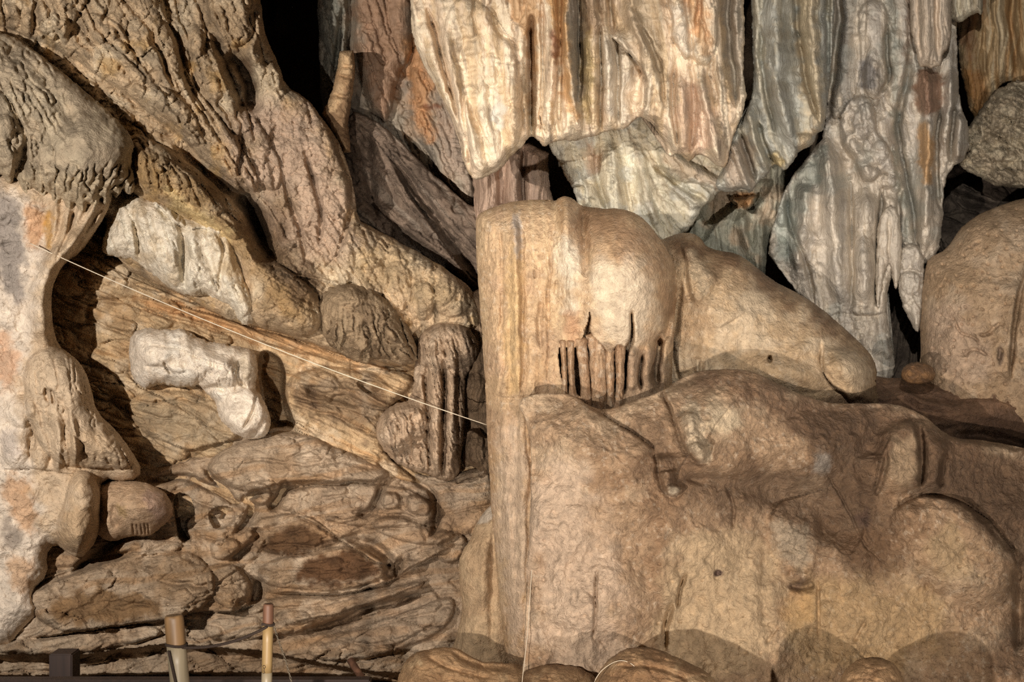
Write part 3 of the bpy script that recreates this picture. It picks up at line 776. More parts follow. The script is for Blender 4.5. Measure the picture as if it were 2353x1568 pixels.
# ---------------------------------------------------------------- behind: shaded slope, curtain, stump
o = relief('shaded_fibrous_slope', [(800, 250), (850, 272), (905, 305), (960, 370), (1030, 430), (1090, 480), (1140, 500), (1140, 700), (1090, 665), (1000, 620), (900, 580), (780, 560), (760, 400)],
           9.15, .15, 60, ls=1.3, feats=[('S', .10, 40, [(1100, 660), (1020, 560), (940, 450), (900, 380)]), ('L', -.10, 10, [(900, 360), (960, 440), (1020, 530), (1100, 640)]),
                                 ('L', .08, 12, [(870, 470), (920, 510), (1000, 570), (1080, 630)]), ('L', -.12, 12, [(840, 300), (850, 400), (860, 500)])],
           tex=[('fbm', 70, .06), ('lic', 13, .04, {'len': 150}), ('dome', 8, .02, {'m': [(840, 470), (1000, 480), (1060, 620), (900, 560)], 's': 12}), ('fbm', 12, .01)],
           flow=((900, 420, 52), (900, 520, 40), (1050, 600, 52)), colour=dict(base=(128, 110, 94), mix=[('fbm', (92, 78, 66), 50, .3, .7), ('lic', (160, 146, 130), 9, 1.0, .5)]),
           mat=ROCK, tilt=(-.6, 0), seed=12)
tag(o, 'dark fibrous rock slope running down to the stone column behind the flowstone', 'rock')

o = relief('recessed_stone_curtain', [(724, -260), (1080, -260), (1100, 300), (1130, 560), (1040, 470), (960, 400), (880, 320), (800, 380), (770, 300), (738, 240), (732, 120)],
           9.6, .18, 40, ls=1.4, feats=[
               ('P', .22, 34, [(800, -260), (955, -260), (945, 60), (948, 130), (918, 165), (905, 220), (898, 262), (886, 285), (872, 268), (850, 258), (835, 200), (815, 120)]),
               ('L', -.14, 9, [(800, -100), (805, 60), (798, 170)]), ('L', -.1, 7, [(785, 20), (775, 120), (765, 180)]), ('P', .14, 24, [(945, 90), (1000, 110), (1060, 300), (1110, 500), (1040, 450), (980, 350), (940, 290), (940, 200)])],
           tex=[('fbm', 60, .05), ('lic', 14, .04, {'len': 200}), ('fbm', 14, .01)], flow=((0, 0, 90), (1040, 350, 70)),
           colour=dict(base=(158, 146, 128), mix=[('lic', (120, 110, 98), 12, .5, .6), ('fbm', (176, 150, 124), 60, .4, .6)],
                       spots=[((158, 122, 94), .8, 20, [(800, -260), (955, -260), (945, 130), (900, 280), (850, 250), (815, 100)]), ((196, 142, 92), .75, 18, [(930, 80), (970, 90), (1000, 200), (1000, 330), (950, 300), (935, 200)]),
                              ((122, 76, 48), .9, 6, [(970, 240), (1010, 238), (1025, 250), (980, 256)]), ((182, 160, 140), .7, 20, [(990, 240), (1050, 280), (1110, 480), (1020, 400)]), ((120, 122, 112), .7, 16, [(724, -260), (795, -260), (790, 100), (770, 260), (735, 200)])]),
           mat=DRAPE, seed=13)
tag(o, 'tan and orange stone curtain set back between the flowstone slope and the hanging drapery', 'stone drapery')

o = relief('stalagmite_stump', [(781, 118), (812, 116), (815, 130), (816, 165), (808, 230), (800, 290), (806, 350), (790, 352), (766, 310), (738, 262), (752, 238), (764, 205), (774, 160)],
           8.85, .16, 16, feats=[('L', -.03, 5, [(776, 150), (812, 154)]), ('L', -.03, 4, [(772, 172), (812, 176)]), ('L', -.03, 5, [(762, 215), (800, 222)])],
           tex=[('dome', 9, .02, {'m': [(770, 200), (820, 200), (800, 360), (740, 270)], 's': 10}), ('fbm', 18, .015)],
           colour=dict(base=(200, 168, 128), mix=[('fbm', (160, 124, 88), 20, .4, .6)], spots=[((120, 92, 66), .8, 8, [(795, 190), (812, 200), (800, 350), (770, 310), (745, 262), (780, 260)])]),
           mat=FLOW, seed=14, edge=(2, 9), step=1.8, sm=0)
tag(o, 'small leaning stalagmite stump on the ridge in front of the recessed curtain', 'stalagmite')

# ================================================================ right: hanging draperies
o = relief('hanging_stone_drapery', [(934, -260), (1700, -260), (1712, 60), (1706, 170), (1718, 235), (1690, 300), (1678, 345), (1668, 384), (1655, 386), (1625, 362), (1602, 355), (1590, 368), (1576, 370), (1560, 352), (1536, 362), (1528, 330), (1512, 298), (1500, 286), (1480, 268), (1458, 274), (1442, 296), (1408, 300), (1380, 308), (1345, 318), (1318, 326), (1285, 322), (1262, 330), (1250, 338), (1236, 320), (1222, 312), (1204, 328), (1196, 342), (1168, 366), (1150, 392), (1120, 405), (1098, 416), (1082, 408), (1064, 372), (1056, 330), (1040, 275), (1004, 205), (962, 130), (942, 60)],
           7.95, .16, 26, feats=[
               ('B', 1080, 120, 200, 420, 0, .14, 1), ('B', 1420, 60, 260, 330, 0, .10, 1),
               ('P', .10, 30, [(1180, -260), (1330, -260), (1330, 200), (1345, 320), (1260, 345), (1218, 320), (1215, 200), (1210, 60), (1160, 50)]),
               ('P', -.05, 5, [(1150, -260), (1215, -260), (1214, 56), (1160, 50)]),
               ('P', .08, 26, [(1050, -20), (1130, 20), (1190, 120), (1212, 300), (1160, 370), (1100, 410), (1070, 340), (1040, 200), (1010, 80)]),
               ('L', -.20, 9, [(1221, 40), (1222, 160), (1224, 320)]), ('L', -.16, 8, [(1329, -100), (1331, 60), (1334, 160), (1328, 250)]),
               ('L', .06, 12, [(1270, -100), (1272, 60), (1268, 200), (1262, 320)]), ('L', .09, 12, [(1300, -100), (1300, 100), (1318, 220), (1335, 300)]),
               ('L', -.07, 6, [(1285, -100), (1288, 80), (1284, 220), (1290, 320)]), ('L', -.06, 5, [(1245, 0), (1246, 150), (1244, 300)]),
               ('L', .06, 14, [(1360, -100), (1362, 100), (1366, 300)]), ('L', .06, 12, [(1395, -100), (1396, 120), (1400, 290)]),
               ('L', -.10, 6, [(1380, 60), (1382, 200), (1380, 300)]), ('L', -.08, 6, [(1418, 90), (1420, 200), (1420, 290)]),
               ('S', .12, 50, [(1400, 80), (1440, 118), (1470, 150), (1488, 190), (1484, 250), (1462, 270)]),
               ('L', -.12, 8, [(1405, -100), (1400, 30), (1410, 80)]), ('L', .07, 14, [(1440, -100), (1450, 40), (1500, 140)]),
               ('P', .14, 22, [(1520, -260), (1655, -260), (1652, 60), (1646, 120), (1632, 148), (1610, 150), (1590, 132), (1575, 140), (1560, 110), (1540, 90), (1545, 40), (1530, 0)]),
               ('L', -.07, 7, [(1585, -100), (1575, 20), (1590, 80), (1588, 130)]), ('L', -.06, 6, [(1620, -60), (1600, 40), (1600, 100)]),
               ('L', -.16, 11, [(1676, -100), (1672, 80), (1690, 180), (1690, 240)]),
               ('P', .08, 18, [(1676, -260), (1706, -260), (1706, 76), (1680, 76)]),
               ('L', .08, 14, [(1560, 180), (1572, 260), (1576, 360)]), ('L', .09, 14, [(1610, 180), (1625, 260), (1655, 375)]), ('L', -.07, 7, [(1594, 180), (1596, 270), (1590, 350)]),
               ('L', -.07, 6, [(1550, 150), (1545, 250), (1560, 340)]), ('L', .08, 16, [(1500, 150), (1530, 230), (1545, 340)]), ('L', -.08, 7, [(1470, 60), (1515, 150), (1530, 240)]),
               ('L', .06, 10, [(1655, 150), (1650, 240), (1662, 330)]), ('L', -.05, 8, [(1130, 20), (1140, 70), (1190, 110)]),
               ('L', -.05, 6, [(1060, 200), (1072, 300), (1080, 400)]), ('L', -.06, 6, [(985, 20), (1020, 160), (1056, 280)]),
           ],
           tex=[('fbm', 90, .05), ('lic', 11, .030, {'len': 240, 'mod': 70, 'm': [(1215, -260), (1720, -260), (1720, 400), (1215, 400)], 's': 15}),
                ('lic', 34, .045, {'len': 360, 'mod': 90}), ('lic', 24, .03, {'len': 300, 'rid': 0}), ('lic', 6, .008, {'len': 90, 'mod': 40}), ('rid', 40, .02, {'st': 1, 'm': [(1120, 40), (1215, 60), (1215, 260), (1150, 250)], 's': 14, 'k': 7})],
           flow=((1000, 50, 80), (1040, 250, 66), (1120, 200, 88), (1300, 150, 90), (1440, 30, 70), (1470, 230, 95), (1570, 60, 80), (1560, 260, 85), (1680, 100, 88), (1640, 300, 80)),
           colour=dict(base=(220, 197, 168), mix=[('lic', (196, 168, 126), 16, .4, .6), ('lic', (232, 216, 188), 14, .4, .6), ('lic', (130, 112, 92), 6, 1.2, .6), ('fbm', (206, 186, 156), 40, .6, .5)],
                       spots=[((182, 142, 98), .8, 8, [(1178, -260), (1245, -260), (1240, 40), (1222, 330), (1214, 60), (1160, 48)]),
                              ((190, 142, 86), .75, 10, [(1256, -260), (1330, -260), (1300, 60), (1310, 200), (1340, 300), (1300, 250), (1280, 120), (1262, 60)]),
                              ((118, 74, 52), .8, 8, [(1262, 66), (1282, 80), (1282, 150), (1268, 140)]),
                              ((134, 128, 118), .7, 8, [(1302, -100), (1330, -100), (1336, 230), (1318, 230), (1305, 100)]),
                              ((122, 92, 62), .7, 10, [(1335, -260), (1400, -260), (1398, 60), (1360, 100), (1340, 60)]),
                              ((150, 128, 72), .6, 9, [(1335, 60), (1368, 80), (1360, 300), (1338, 250)]),
                              ((208, 196, 176), .7, 14, [(1410, 60), (1470, 120), (1440, 280), (1400, 290), (1372, 120)]),
                              ((160, 138, 108), .6, 12, [(1400, -260), (1520, -260), (1530, 150), (1490, 180), (1420, 60)]),
                              ((238, 222, 198), .8, 10, [(1540, 0), (1580, 20), (1600, 130), (1560, 130)]), ((210, 162, 112), .65, 10, [(1570, -60), (1620, -20), (1640, 110), (1610, 130), (1590, 60)]),
                              ((206, 174, 150), .55, 16, [(1550, 180), (1620, 190), (1650, 360), (1560, 360)]), ((140, 134, 124), .6, 10, [(1655, -260), (1706, -260), (1712, 220), (1680, 240), (1665, 100)]),
                              ((200, 168, 128), .5, 12, [(1150, 200), (1210, 190), (1215, 300), (1160, 350)]), ((196, 194, 184), .6, 10, [(1130, 220), (1165, 230), (1160, 290), (1135, 290)])]),
           mat=DRAPE, ls=1.6, seed=20, edge=(3, 14), back=.35, step=2.3)
tag(o, 'big cream and orange striped stone drapery hanging above the column with ragged hem', 'stone drapery')

o = relief('grey_stone_drapery', [(1722, -260), (1915, -260), (1918, 60), (1906, 180), (1898, 296), (1878, 304), (1866, 336), (1838, 346), (1822, 372), (1802, 396), (1790, 380), (1776, 376), (1764, 402), (1742, 420), (1726, 446), (1708, 432), (1690, 440), (1655, 440), (1640, 425), (1668, 380), (1672, 320), (1700, 290), (1722, 240), (1732, 180), (1728, 80)],
           8.15, .14, 22, feats=[
               ('B', 1820, 100, 110, 330, 0, .12, 1),
               ('L', -.08, 7, [(1826, -100), (1832, 60), (1850, 180), (1880, 280)]), ('L', .07, 18, [(1780, -100), (1782, 120), (1790, 240), (1830, 330)]),
               ('L', .07, 14, [(1860, -100), (1866, 100), (1885, 260)]), ('L', -.07, 7, [(1745, 60), (1755, 200), (1780, 300)]), ('L', .06, 9, [(1720, 250), (1735, 330), (1760, 390)]),
               ('L', .06, 9, [(1680, 320), (1700, 390), (1722, 440)]), ('L', -.10, 7, [(1700, 300), (1716, 360), (1735, 410)]), ('L', -.07, 6, [(1740, 280), (1760, 350), (1785, 380)]),
               ('B', 1874, 280, 16, 22, 0, .06), ('B', 1846, 325, 24, 18, -30, .07), ('P', .07, 10, [(1766, 350), (1790, 345), (1804, 392), (1776, 378)]),
               ('L', -.08, 6, [(1900, -100), (1905, 60), (1900, 180)])],
           tex=[('fbm', 70, .05), ('lic', 12, .035, {'len': 180, 'mod': 60}), ('lic', 32, .045, {'len': 280, 'rid': 0}), ('lic', 46, .05, {'len': 300, 'mod': 120}), ('fbm', 12, .007)],
           flow=((1800, 0, 90), (1780, 250, 75), (1880, 250, 82), (1700, 380, 65)),
           colour=dict(base=(172, 170, 158), mix=[('lic', (186, 176, 152), 14, .5, .6), ('lic', (118, 116, 106), 8, .9, .6), ('fbm', (150, 140, 120), 40, .7, .5)],
                       spots=[((198, 178, 144), .75, 12, [(1826, -260), (1870, -260), (1880, 180), (1900, 290), (1850, 290), (1835, 150)]), ((190, 168, 134), .8, 8, [(1835, 305), (1880, 290), (1862, 335), (1838, 345)]),
                              ((196, 170, 110), .7, 8, [(1766, 345), (1790, 345), (1804, 392), (1776, 378)]), ((176, 152, 128), .6, 14, [(1660, 340), (1720, 300), (1740, 430), (1660, 440)])]),
           mat=DRAPE, ls=2.1, seed=21, edge=(3, 14), back=.35)
tag(o, 'blue-grey and cream stone drapery with jagged tip hanging right of the big striped drapery', 'stone drapery')

o = relief('white_stone_drapery', [(1250, 300), (1380, 260), (1560, 260), (1700, 300), (1724, 440), (1700, 432), (1682, 438), (1650, 440), (1636, 462), (1622, 474), (1612, 476), (1604, 500), (1590, 520), (1576, 534), (1545, 560), (1500, 640), (1350, 640), (1338, 490), (1326, 462), (1316, 430), (1296, 402), (1288, 380), (1268, 350)],
           8.85, .12, 20, feats=[
               ('S', .06, 30, [(1290, 440), (1350, 420), (1340, 480)]), ('L', .07, 18, [(1400, 330), (1410, 420), (1420, 500)]), ('L', -.05, 7, [(1370, 340), (1372, 420), (1400, 490)]),
               ('P', .10, 22, [(1500, 330), (1560, 350), (1620, 390), (1700, 432), (1650, 440), (1600, 420), (1560, 420), (1520, 400)]),
               ('L', .06, 12, [(1520, 400), (1560, 440), (1610, 475)]), ('L', -.05, 6, [(1500, 380), (1560, 430), (1620, 460)]), ('L', .05, 14, [(1460, 340), (1480, 430), (1510, 520)])],
           tex=[('fbm', 60, .05), ('lic', 14, .025, {'len': 200}), ('fbm', 14, .006)], flow=((1300, 400, 75), (1420, 420, 82), (1560, 420, 55), (1680, 400, 45)),
           colour=dict(base=(222, 212, 186), mix=[('lic', (196, 178, 146), 14, .6, .5), ('fbm', (206, 206, 196), 40, .5, .5), ('lic', (158, 140, 116), 7, 1.2, .5)],
                       spots=[((204, 166, 136), .6, 12, [(1340, 320), (1380, 350), (1370, 400), (1345, 390)]), ((190, 160, 130), .5, 12, [(1500, 340), (1620, 380), (1700, 440), (1560, 420)])]),
           mat=DRAPE, ls=1.6, seed=22, edge=(3, 14), back=.3)
tag(o, 'white and cream stone drapery behind, seen over the top of the column', 'stone drapery')

o = relief('pinkish_stone_pillars', [(1080, 330), (1262, 330), (1260, 420), (1275, 470), (1280, 640), (1090, 640), (1092, 480)],
           9.0, .12, 30, feats=[('L', .10, 18, [(1118, 380), (1120, 500)]), ('L', .10, 16, [(1180, 340), (1182, 480)]), ('L', .08, 18, [(1225, 340), (1230, 480)]), ('L', -.10, 6, [(1148, 370), (1150, 480)]), ('L', -.12, 6, [(1202, 340), (1204, 480)]), ('L', -.08, 5, [(1160, 370), (1156, 480)])],
           tex=[('lic', 9, .02, {'len': 120}), ('fbm', 20, .012)], colour=dict(base=(180, 152, 130), mix=[('lic', (150, 126, 106), 10, .5, .6)]), mat=DRAPE, seed=23, edge=(3, 14))
tag(o, 'short pinkish stone pillars in the shade behind the left shoulder of the column', 'stone pillar')

o = relief('green_grey_stone_drapery', [(1560, 380), (1650, 360), (1810, 340), (1806, 430), (1796, 478), (1784, 520), (1766, 560), (1760, 610), (1756, 645), (1735, 660), (1700, 700), (1560, 700), (1550, 560), (1590, 470)],
           9.3, .18, 26, feats=[('P', -.22, 14, [(1590, 470), (1640, 430), (1780, 400), (1770, 440), (1745, 470), (1735, 500), (1700, 470), (1690, 480), (1660, 500), (1630, 540), (1620, 560), (1590, 560)]),
                                 ('P', .22, 12, [(1674, 450), (1700, 458), (1738, 445), (1736, 468), (1720, 484), (1700, 478), (1680, 466)]),
                                 ('L', .08, 12, [(1700, 490), (1720, 560), (1750, 630)]), ('L', .06, 12, [(1740, 480), (1745, 540), (1750, 600)])],
           tex=[('fbm', 50, .05), ('lic', 14, .03, {'len': 150}), ('fbm', 12, .01)], colour=dict(base=(158, 156, 138), mix=[('fbm', (196, 172, 144), 50, .2, .7), ('lic', (128, 116, 98), 10, .8, .5)],
                                                                                               spots=[((204, 156, 106), .9, 6, [(1674, 448), (1738, 442), (1730, 475), (1700, 484)])]), mat=DRAPE, ls=1.6, seed=24, edge=(3, 14))
tag(o, 'green-grey drapery with a small orange ledge, above the hump of the middle boulder', 'stone drapery')

o = relief('tall_stone_drapery', [(1890, -260), (2110, -260), (2190, -260), (2200, 120), (2205, 240), (2225, 285), (2228, 330), (2215, 374), (2186, 384), (2170, 420), (2166, 520), (2158, 580), (2134, 610), (2096, 604), (2066, 600), (2048, 628), (2036, 700), (2042, 760), (2056, 820), (2052, 880), (2010, 880), (1950, 820), (1880, 730), (1852, 700), (1820, 660), (1782, 610), (1762, 574), (1780, 500), (1808, 420), (1868, 345), (1895, 310), (1902, 200)],
           8.95, .12, 20, feats=[
               ('B', 1930, 560, 170, 260, 0, .12, 1), ('B', 2000, 100, 110, 300, 0, .12, 1),
               ('L', -.14, 8, [(1930, -100), (1928, 60), (1912, 160), (1905, 270)]), ('P', .12, 22, [(1930, -260), (1990, -260), (1995, 100), (1960, 240), (1940, 270), (1908, 280), (1915, 160), (1935, 60)]),
               ('P', .16, 20, [(1940, 240), (1975, 215), (2010, 235), (2012, 300), (2040, 330), (2062, 380), (2064, 410), (2030, 395), (2005, 420), (1985, 418), (1965, 370), (1930, 330), (1925, 280)]),
               ('B', 1985, 280, 28, 44, 10, .12), ('B', 1962, 330, 26, 26, 0, .06), ('B', 2020, 350, 22, 30, 20, .08), ('B', 2045, 415, 22, 18, -40, .08), ('B', 1995, 400, 24, 20, 0, .08), ('B', 2060, 425, 14, 20, 0, .08),
               ('P', .10, 18, [(1965, 0), (2040, 0), (2035, 100), (2045, 160), (2040, 220), (1990, 235), (1975, 150)]), ('L', -.10, 6, [(2038, 60), (2036, 120), (2046, 180), (2020, 220)]),
               ('L', .10, 18, [(2120, 130), (2135, 300), (2128, 420), (2120, 600)]), ('L', -.12, 8, [(2092, 120), (2080, 220), (2058, 280), (2075, 380), (2100, 480), (2108, 580)]), ('L', -.10, 6, [(2160, 250), (2150, 350), (2160, 480)]),
               ('L', .10, 12, [(2185, 160), (2180, 260), (2170, 350)]), ('L', .12, 14, [(2205, 260), (2206, 320), (2200, 370)]), ('L', -.12, 6, [(2192, 240), (2190, 300), (2186, 370)]),
               ('L', .08, 18, [(1850, 420), (1850, 520), (1830, 620)]), ('L', .09, 22, [(1900, 330), (1920, 440), (1925, 560), (1930, 700)]), ('L', .08, 18, [(1990, 430), (1990, 560), (1990, 700)]),
               ('L', -.08, 6, [(1808, 430), (1815, 520), (1860, 620), (1870, 700)]), ('L', -.07, 6, [(1955, 420), (1960, 560), (1955, 700)]), ('L', -.10, 6, [(2030, 430), (2020, 560), (2014, 700)]),
               ('P', .10, 16, [(2022, 520), (2062, 500), (2068, 600), (2058, 668), (2044, 640), (2028, 600), (2016, 720), (2012, 640)]), 
               ('S', .025, 60, [(1870, 740), (1930, 715), (1990, 730), (2050, 710)]), ('L', -.06, 6, [(2070, 420), (2060, 520), (2080, 610)])],
           tex=[('fbm', 60, .06), ('lic', 13, .035, {'len': 150, 'mod': 60}), ('lic', 34, .05, {'len': 260, 'rid': 0}), ('lic', 50, .04, {'len': 360, 'mod': 120}), ('block', 40, .02, {'st': 3, 'ang': 88, 'mod': 80}), ('rid', 60, .035, {'k': 6, 'm': [(1920, 230), (2080, 200), (2080, 440), (1940, 420)], 's': 20}), ('dome', 9, .02, {'m': [(1998, -260), (2045, -260), (2050, 200), (2010, 200)], 's': 10}), ('fbm', 12, .010)],
           flow=((2000, 100, 90), (1850, 500, 95), (1930, 650, 85), (2130, 400, 92), (2200, 300, 95), (2030, 350, 60)),
           colour=dict(base=(204, 192, 174), mix=[('lic', (184, 178, 168), 22, .4, .5), ('lic', (220, 206, 184), 16, .6, .5), ('lic', (150, 136, 120), 7, 1.3, .4), ('fbm', (170, 172, 162), 60, .8, .5)],
                       spots=[((138, 100, 74), .85, 8, [(2100, 156), (2166, 158), (2164, 230), (2148, 270), (2120, 272), (2100, 230)]), ((200, 152, 92), .75, 8, [(2100, 290), (2130, 280), (2150, 330), (2140, 440), (2118, 400)]),
                              ((112, 108, 106), .8, 10, [(1978, 130), (2000, 140), (2018, 190), (2010, 215), (1978, 205)]), ((138, 148, 138), .6, 14, [(1790, 460), (1860, 350), (1905, 320), (1910, 360), (1850, 480), (1820, 620), (1770, 580)]),  # the green-grey patch paints in cool light beside the grey drapery
                              ((140, 146, 136), .6, 12, [(2040, -60), (2060, 0), (2070, 200), (2055, 380), (2100, 560), (2080, 600), (2060, 400), (2045, 200)]), ((142, 116, 96), .6, 8, [(2078, -260), (2096, -260), (2094, 150), (2080, 150)])]),  # green-grey strip: cool light painted along the fold
           mat=DRAPE, ls=2.1, seed=25, edge=(3, 14), back=.35)
tag(o, 'tall pale grey stone drapery reaching from the top down to the sloping boulder', 'stone drapery')

o = relief('forked_stalactite', [(2018, 500), (2040, 470), (2066, 480), (2074, 560), (2070, 620), (2064, 655), (2058, 670), (2050, 640), (2045, 606), (2036, 618), (2026, 670), (2016, 722), (2010, 650), (2014, 560)],
           8.72, .10, 14, feats=[('L', -.04, 4, [(2042, 500), (2044, 560), (2044, 600)])], tex=[('lic', 12, .02, {'len': 90}), ('fbm', 20, .02)], colour=dict(base=(200, 188, 170), mix=[('fbm', (176, 162, 144), 24, .4, .6)]), mat=DRAPE, seed=50, edge=(2, 12), sm=1)
tag(o, 'pale two-pronged stalactite low on the tall grey drapery', 'stalactite')
o = relief('knobbly_stalactite', [(2066, 570), (2090, 556), (2120, 566), (2126, 640), (2122, 700), (2113, 770), (2102, 758), (2088, 735), (2072, 700), (2062, 650)],
           8.8, .13, 18, feats=[('B', 2092, 650, 24, 30, 0, .05), ('L', -.04, 4, [(2070, 630), (2095, 620), (2122, 628)]), ('L', .04, 7, [(2100, 690), (2108, 750)])], tex=[('lic', 11, .02, {'len': 60}), ('scale', 12, .02), ('fbm', 16, .02)], colour=dict(base=(196, 186, 170), mix=[('fbm', (160, 150, 138), 18, .4, .6)]), mat=DRAPE, seed=51, edge=(3, 12))
tag(o, 'knobbly grey pointed stalactite over the dark niche beside the large right-hand boulder', 'stalactite')

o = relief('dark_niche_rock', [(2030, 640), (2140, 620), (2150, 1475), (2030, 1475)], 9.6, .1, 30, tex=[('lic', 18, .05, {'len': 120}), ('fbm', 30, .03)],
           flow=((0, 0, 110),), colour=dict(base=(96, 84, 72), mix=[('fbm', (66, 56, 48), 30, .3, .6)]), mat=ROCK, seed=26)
tag(o, 'dark wedge of rock deep in the niche above the small round boulder', 'rock')

o = relief('flat_tipped_stalactite', [(2088, -260), (2186, -260), (2188, 60), (2182, 110), (2168, 120), (2164, 152), (2148, 154), (2140, 160), (2128, 152), (2112, 156), (2104, 110), (2090, 60)],
           8.5, .16, 36, feats=[('L', -.06, 5, [(2155, -100), (2152, 60), (2156, 140)]), ('L', .05, 10, [(2130, -100), (2130, 60), (2132, 140)]), ('L', -.04, 4, [(2105, -100), (2110, 60), (2118, 130)])],
           tex=[('lic', 9, .02, {'len': 150}), ('fbm', 12, .008)], colour=dict(base=(206, 188, 166), mix=[('lic', (178, 160, 138), 9, .5, .6)]), mat=DRAPE, seed=27, edge=(2, 10))
tag(o, 'broad ribbed stalactite with a blunt broken tip at the upper right', 'stalactite')
o = relief('short_stalactite', [(2176, -260), (2262, -260), (2260, 20), (2254, 38), (2246, 28), (2234, 34), (2224, 40), (2208, 52), (2192, 50), (2184, 40), (2180, 0)],
           8.7, .14, 30, feats=[('L', -.04, 4, [(2200, -100), (2206, 30)]), ('L', -.04, 4, [(2236, -100), (2238, 20)])], tex=[('lic', 9, .02, {'len': 120}), ('fbm', 12, .008)],
           colour=dict(base=(198, 188, 164), mix=[('lic', (168, 152, 128), 9, .5, .6)]), mat=DRAPE, seed=28, edge=(2, 10))
tag(o, 'short grey stalactite cut off by the top edge, over the dark gap at upper right', 'stalactite')
o = relief('orange_stone_drapery', [(2180, -260), (2640, -260), (2640, 240), (2400, 215), (2330, 190), (2310, 186), (2290, 205), (2272, 230), (2262, 262), (2244, 278), (2226, 250), (2216, 200), (2200, 120)],
           9.7, .18, 40, feats=[('L', -.12, 8, [(2330, -60), (2320, 40), (2340, 180)]), ('L', .10, 14, [(2290, -60), (2290, 80), (2300, 190)]), ('L', -.07, 6, [(2262, 60), (2262, 180)]), ('P', .14, 20, [(2320, -260), (2640, -260), (2640, 200), (2360, 200), (2335, 100), (2330, 30)])],
           tex=[('lic', 14, .04, {'len': 200}), ('fbm', 40, .03)], colour=dict(base=(176, 150, 112), mix=[('lic', (198, 184, 154), 14, .5, .6), ('lic', (158, 116, 68), 12, .5, .6)],
                                                                              spots=[((160, 112, 60), .8, 10, [(2200, 150), (2270, 160), (2262, 260), (2244, 278), (2218, 220)]), ((110, 66, 42), .6, 14, [(2180, -260), (2290, -260), (2250, 120), (2200, 140)])]), mat=DRAPE, seed=29, edge=(3, 12))
tag(o, 'orange-brown striped stone drapery in the upper right corner', 'stone drapery')
o = relief('crumbly_white_rock', [(2186, 330), (2215, 300), (2250, 262), (2268, 225), (2300, 198), (2350, 180), (2640, 200), (2640, 480), (2400, 440), (2330, 432), (2290, 430), (2250, 405), (2215, 390), (2190, 372)],
           9.4, .22, 36, feats=[('B', 2330, 235, 44, 40, 20, .12), ('S', .08, 30, [(2240, 265), (2290, 270), (2340, 285), (2400, 280)]), ('B', 2270, 340, 50, 34, 20, .08), ('L', -.08, 6, [(2215, 340), (2260, 320), (2300, 290)])],
           tex=[('fbm', 60, .14), ('block', 44, .08, {'st': 1.4, 'ang': 30}), ('block', 20, .04, {'st': 1.4, 'ang': 20}), ('crack', 34, .05, {'st': 1.5, 'ang': 30, 'w': .14}), ('dome', 14, .035), ('fbm', 10, .014)], flow=((0, 0, 40),), colour=dict(base=(190, 176, 150), mix=[('fbm', (150, 134, 112), 34, .3, .6)]), mat=ROCK, seed=30, edge=(6, 16))
tag(o, 'crumbly pale cracked rock at the right edge under the orange drapery', 'rock')
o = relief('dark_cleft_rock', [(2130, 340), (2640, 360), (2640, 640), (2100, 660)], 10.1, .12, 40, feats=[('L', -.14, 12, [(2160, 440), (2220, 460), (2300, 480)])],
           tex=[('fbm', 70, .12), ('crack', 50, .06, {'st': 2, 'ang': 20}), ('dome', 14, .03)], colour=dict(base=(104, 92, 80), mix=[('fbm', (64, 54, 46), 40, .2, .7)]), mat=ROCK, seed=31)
tag(o, 'dark cracked rock in the cleft above the large right-hand boulder', 'rock')

# ================================================================ the sloping boulder, right boulder and slope
o = relief('large_rounded_boulder', [(2112, 900), (2114, 760), (2118, 680), (2124, 604), (2150, 585), (2172, 575), (2192, 545), (2215, 515), (2260, 488), (2310, 468), (2353, 455), (2640, 400), (2640, 1150), (2200, 1000), (2150, 960)],
           8.75, .55, 190, feats=[('L', -.07, 6, [(2360, 600), (2345, 680), (2330, 780), (2320, 860)]), ('S', .10, 60, [(2322, 880), (2325, 760), (2345, 640)]), ('L', -.04, 2.5, [(2195, 740), (2205, 770), (2240, 772), (2250, 800)]), ('L', -.06, 5, [(2300, 800), (2295, 830)]),
                                  ('L', -.04, 4, [(2210, 820), (2240, 800), (2270, 820)]), ('L', -.05, 4, [(2300, 740), (2270, 770), (2250, 770)])],
           tex=[('fbm', 90, .05), ('rid', 60, .012, {'k': 12, 'oct': 4, 'mod': 40, 'm': [(2130, 700), (2400, 700), (2400, 900), (2130, 900)], 's': 30}), ('pit', 18, .03, {'t': .4}), ('dome', 16, .012, {'m': [(2130, 700), (2400, 700), (2400, 900), (2130, 900)], 's': 30}), ('fbm', 12, .006)],
           colour=dict(base=(186, 158, 126), mix=[('fbm', (164, 136, 104), 60, .3, .6), ('fbm', (206, 184, 156), 50, .6, .5), ('fbm', (118, 90, 68), 8, 1.0, .5)], spots=[((188, 162, 138), .6, 24, [(2120, 680), (2230, 700), (2300, 860), (2130, 870)]), ((76, 62, 58), .6, 5, [(2296, 790), (2306, 800), (2300, 850), (2292, 830)])]),
           mat=SMOOTH, seed=32, edge=(3, 40), tilt=(0, -.3))
tag(o, 'large smooth tan boulder rising at the right edge', 'boulder')

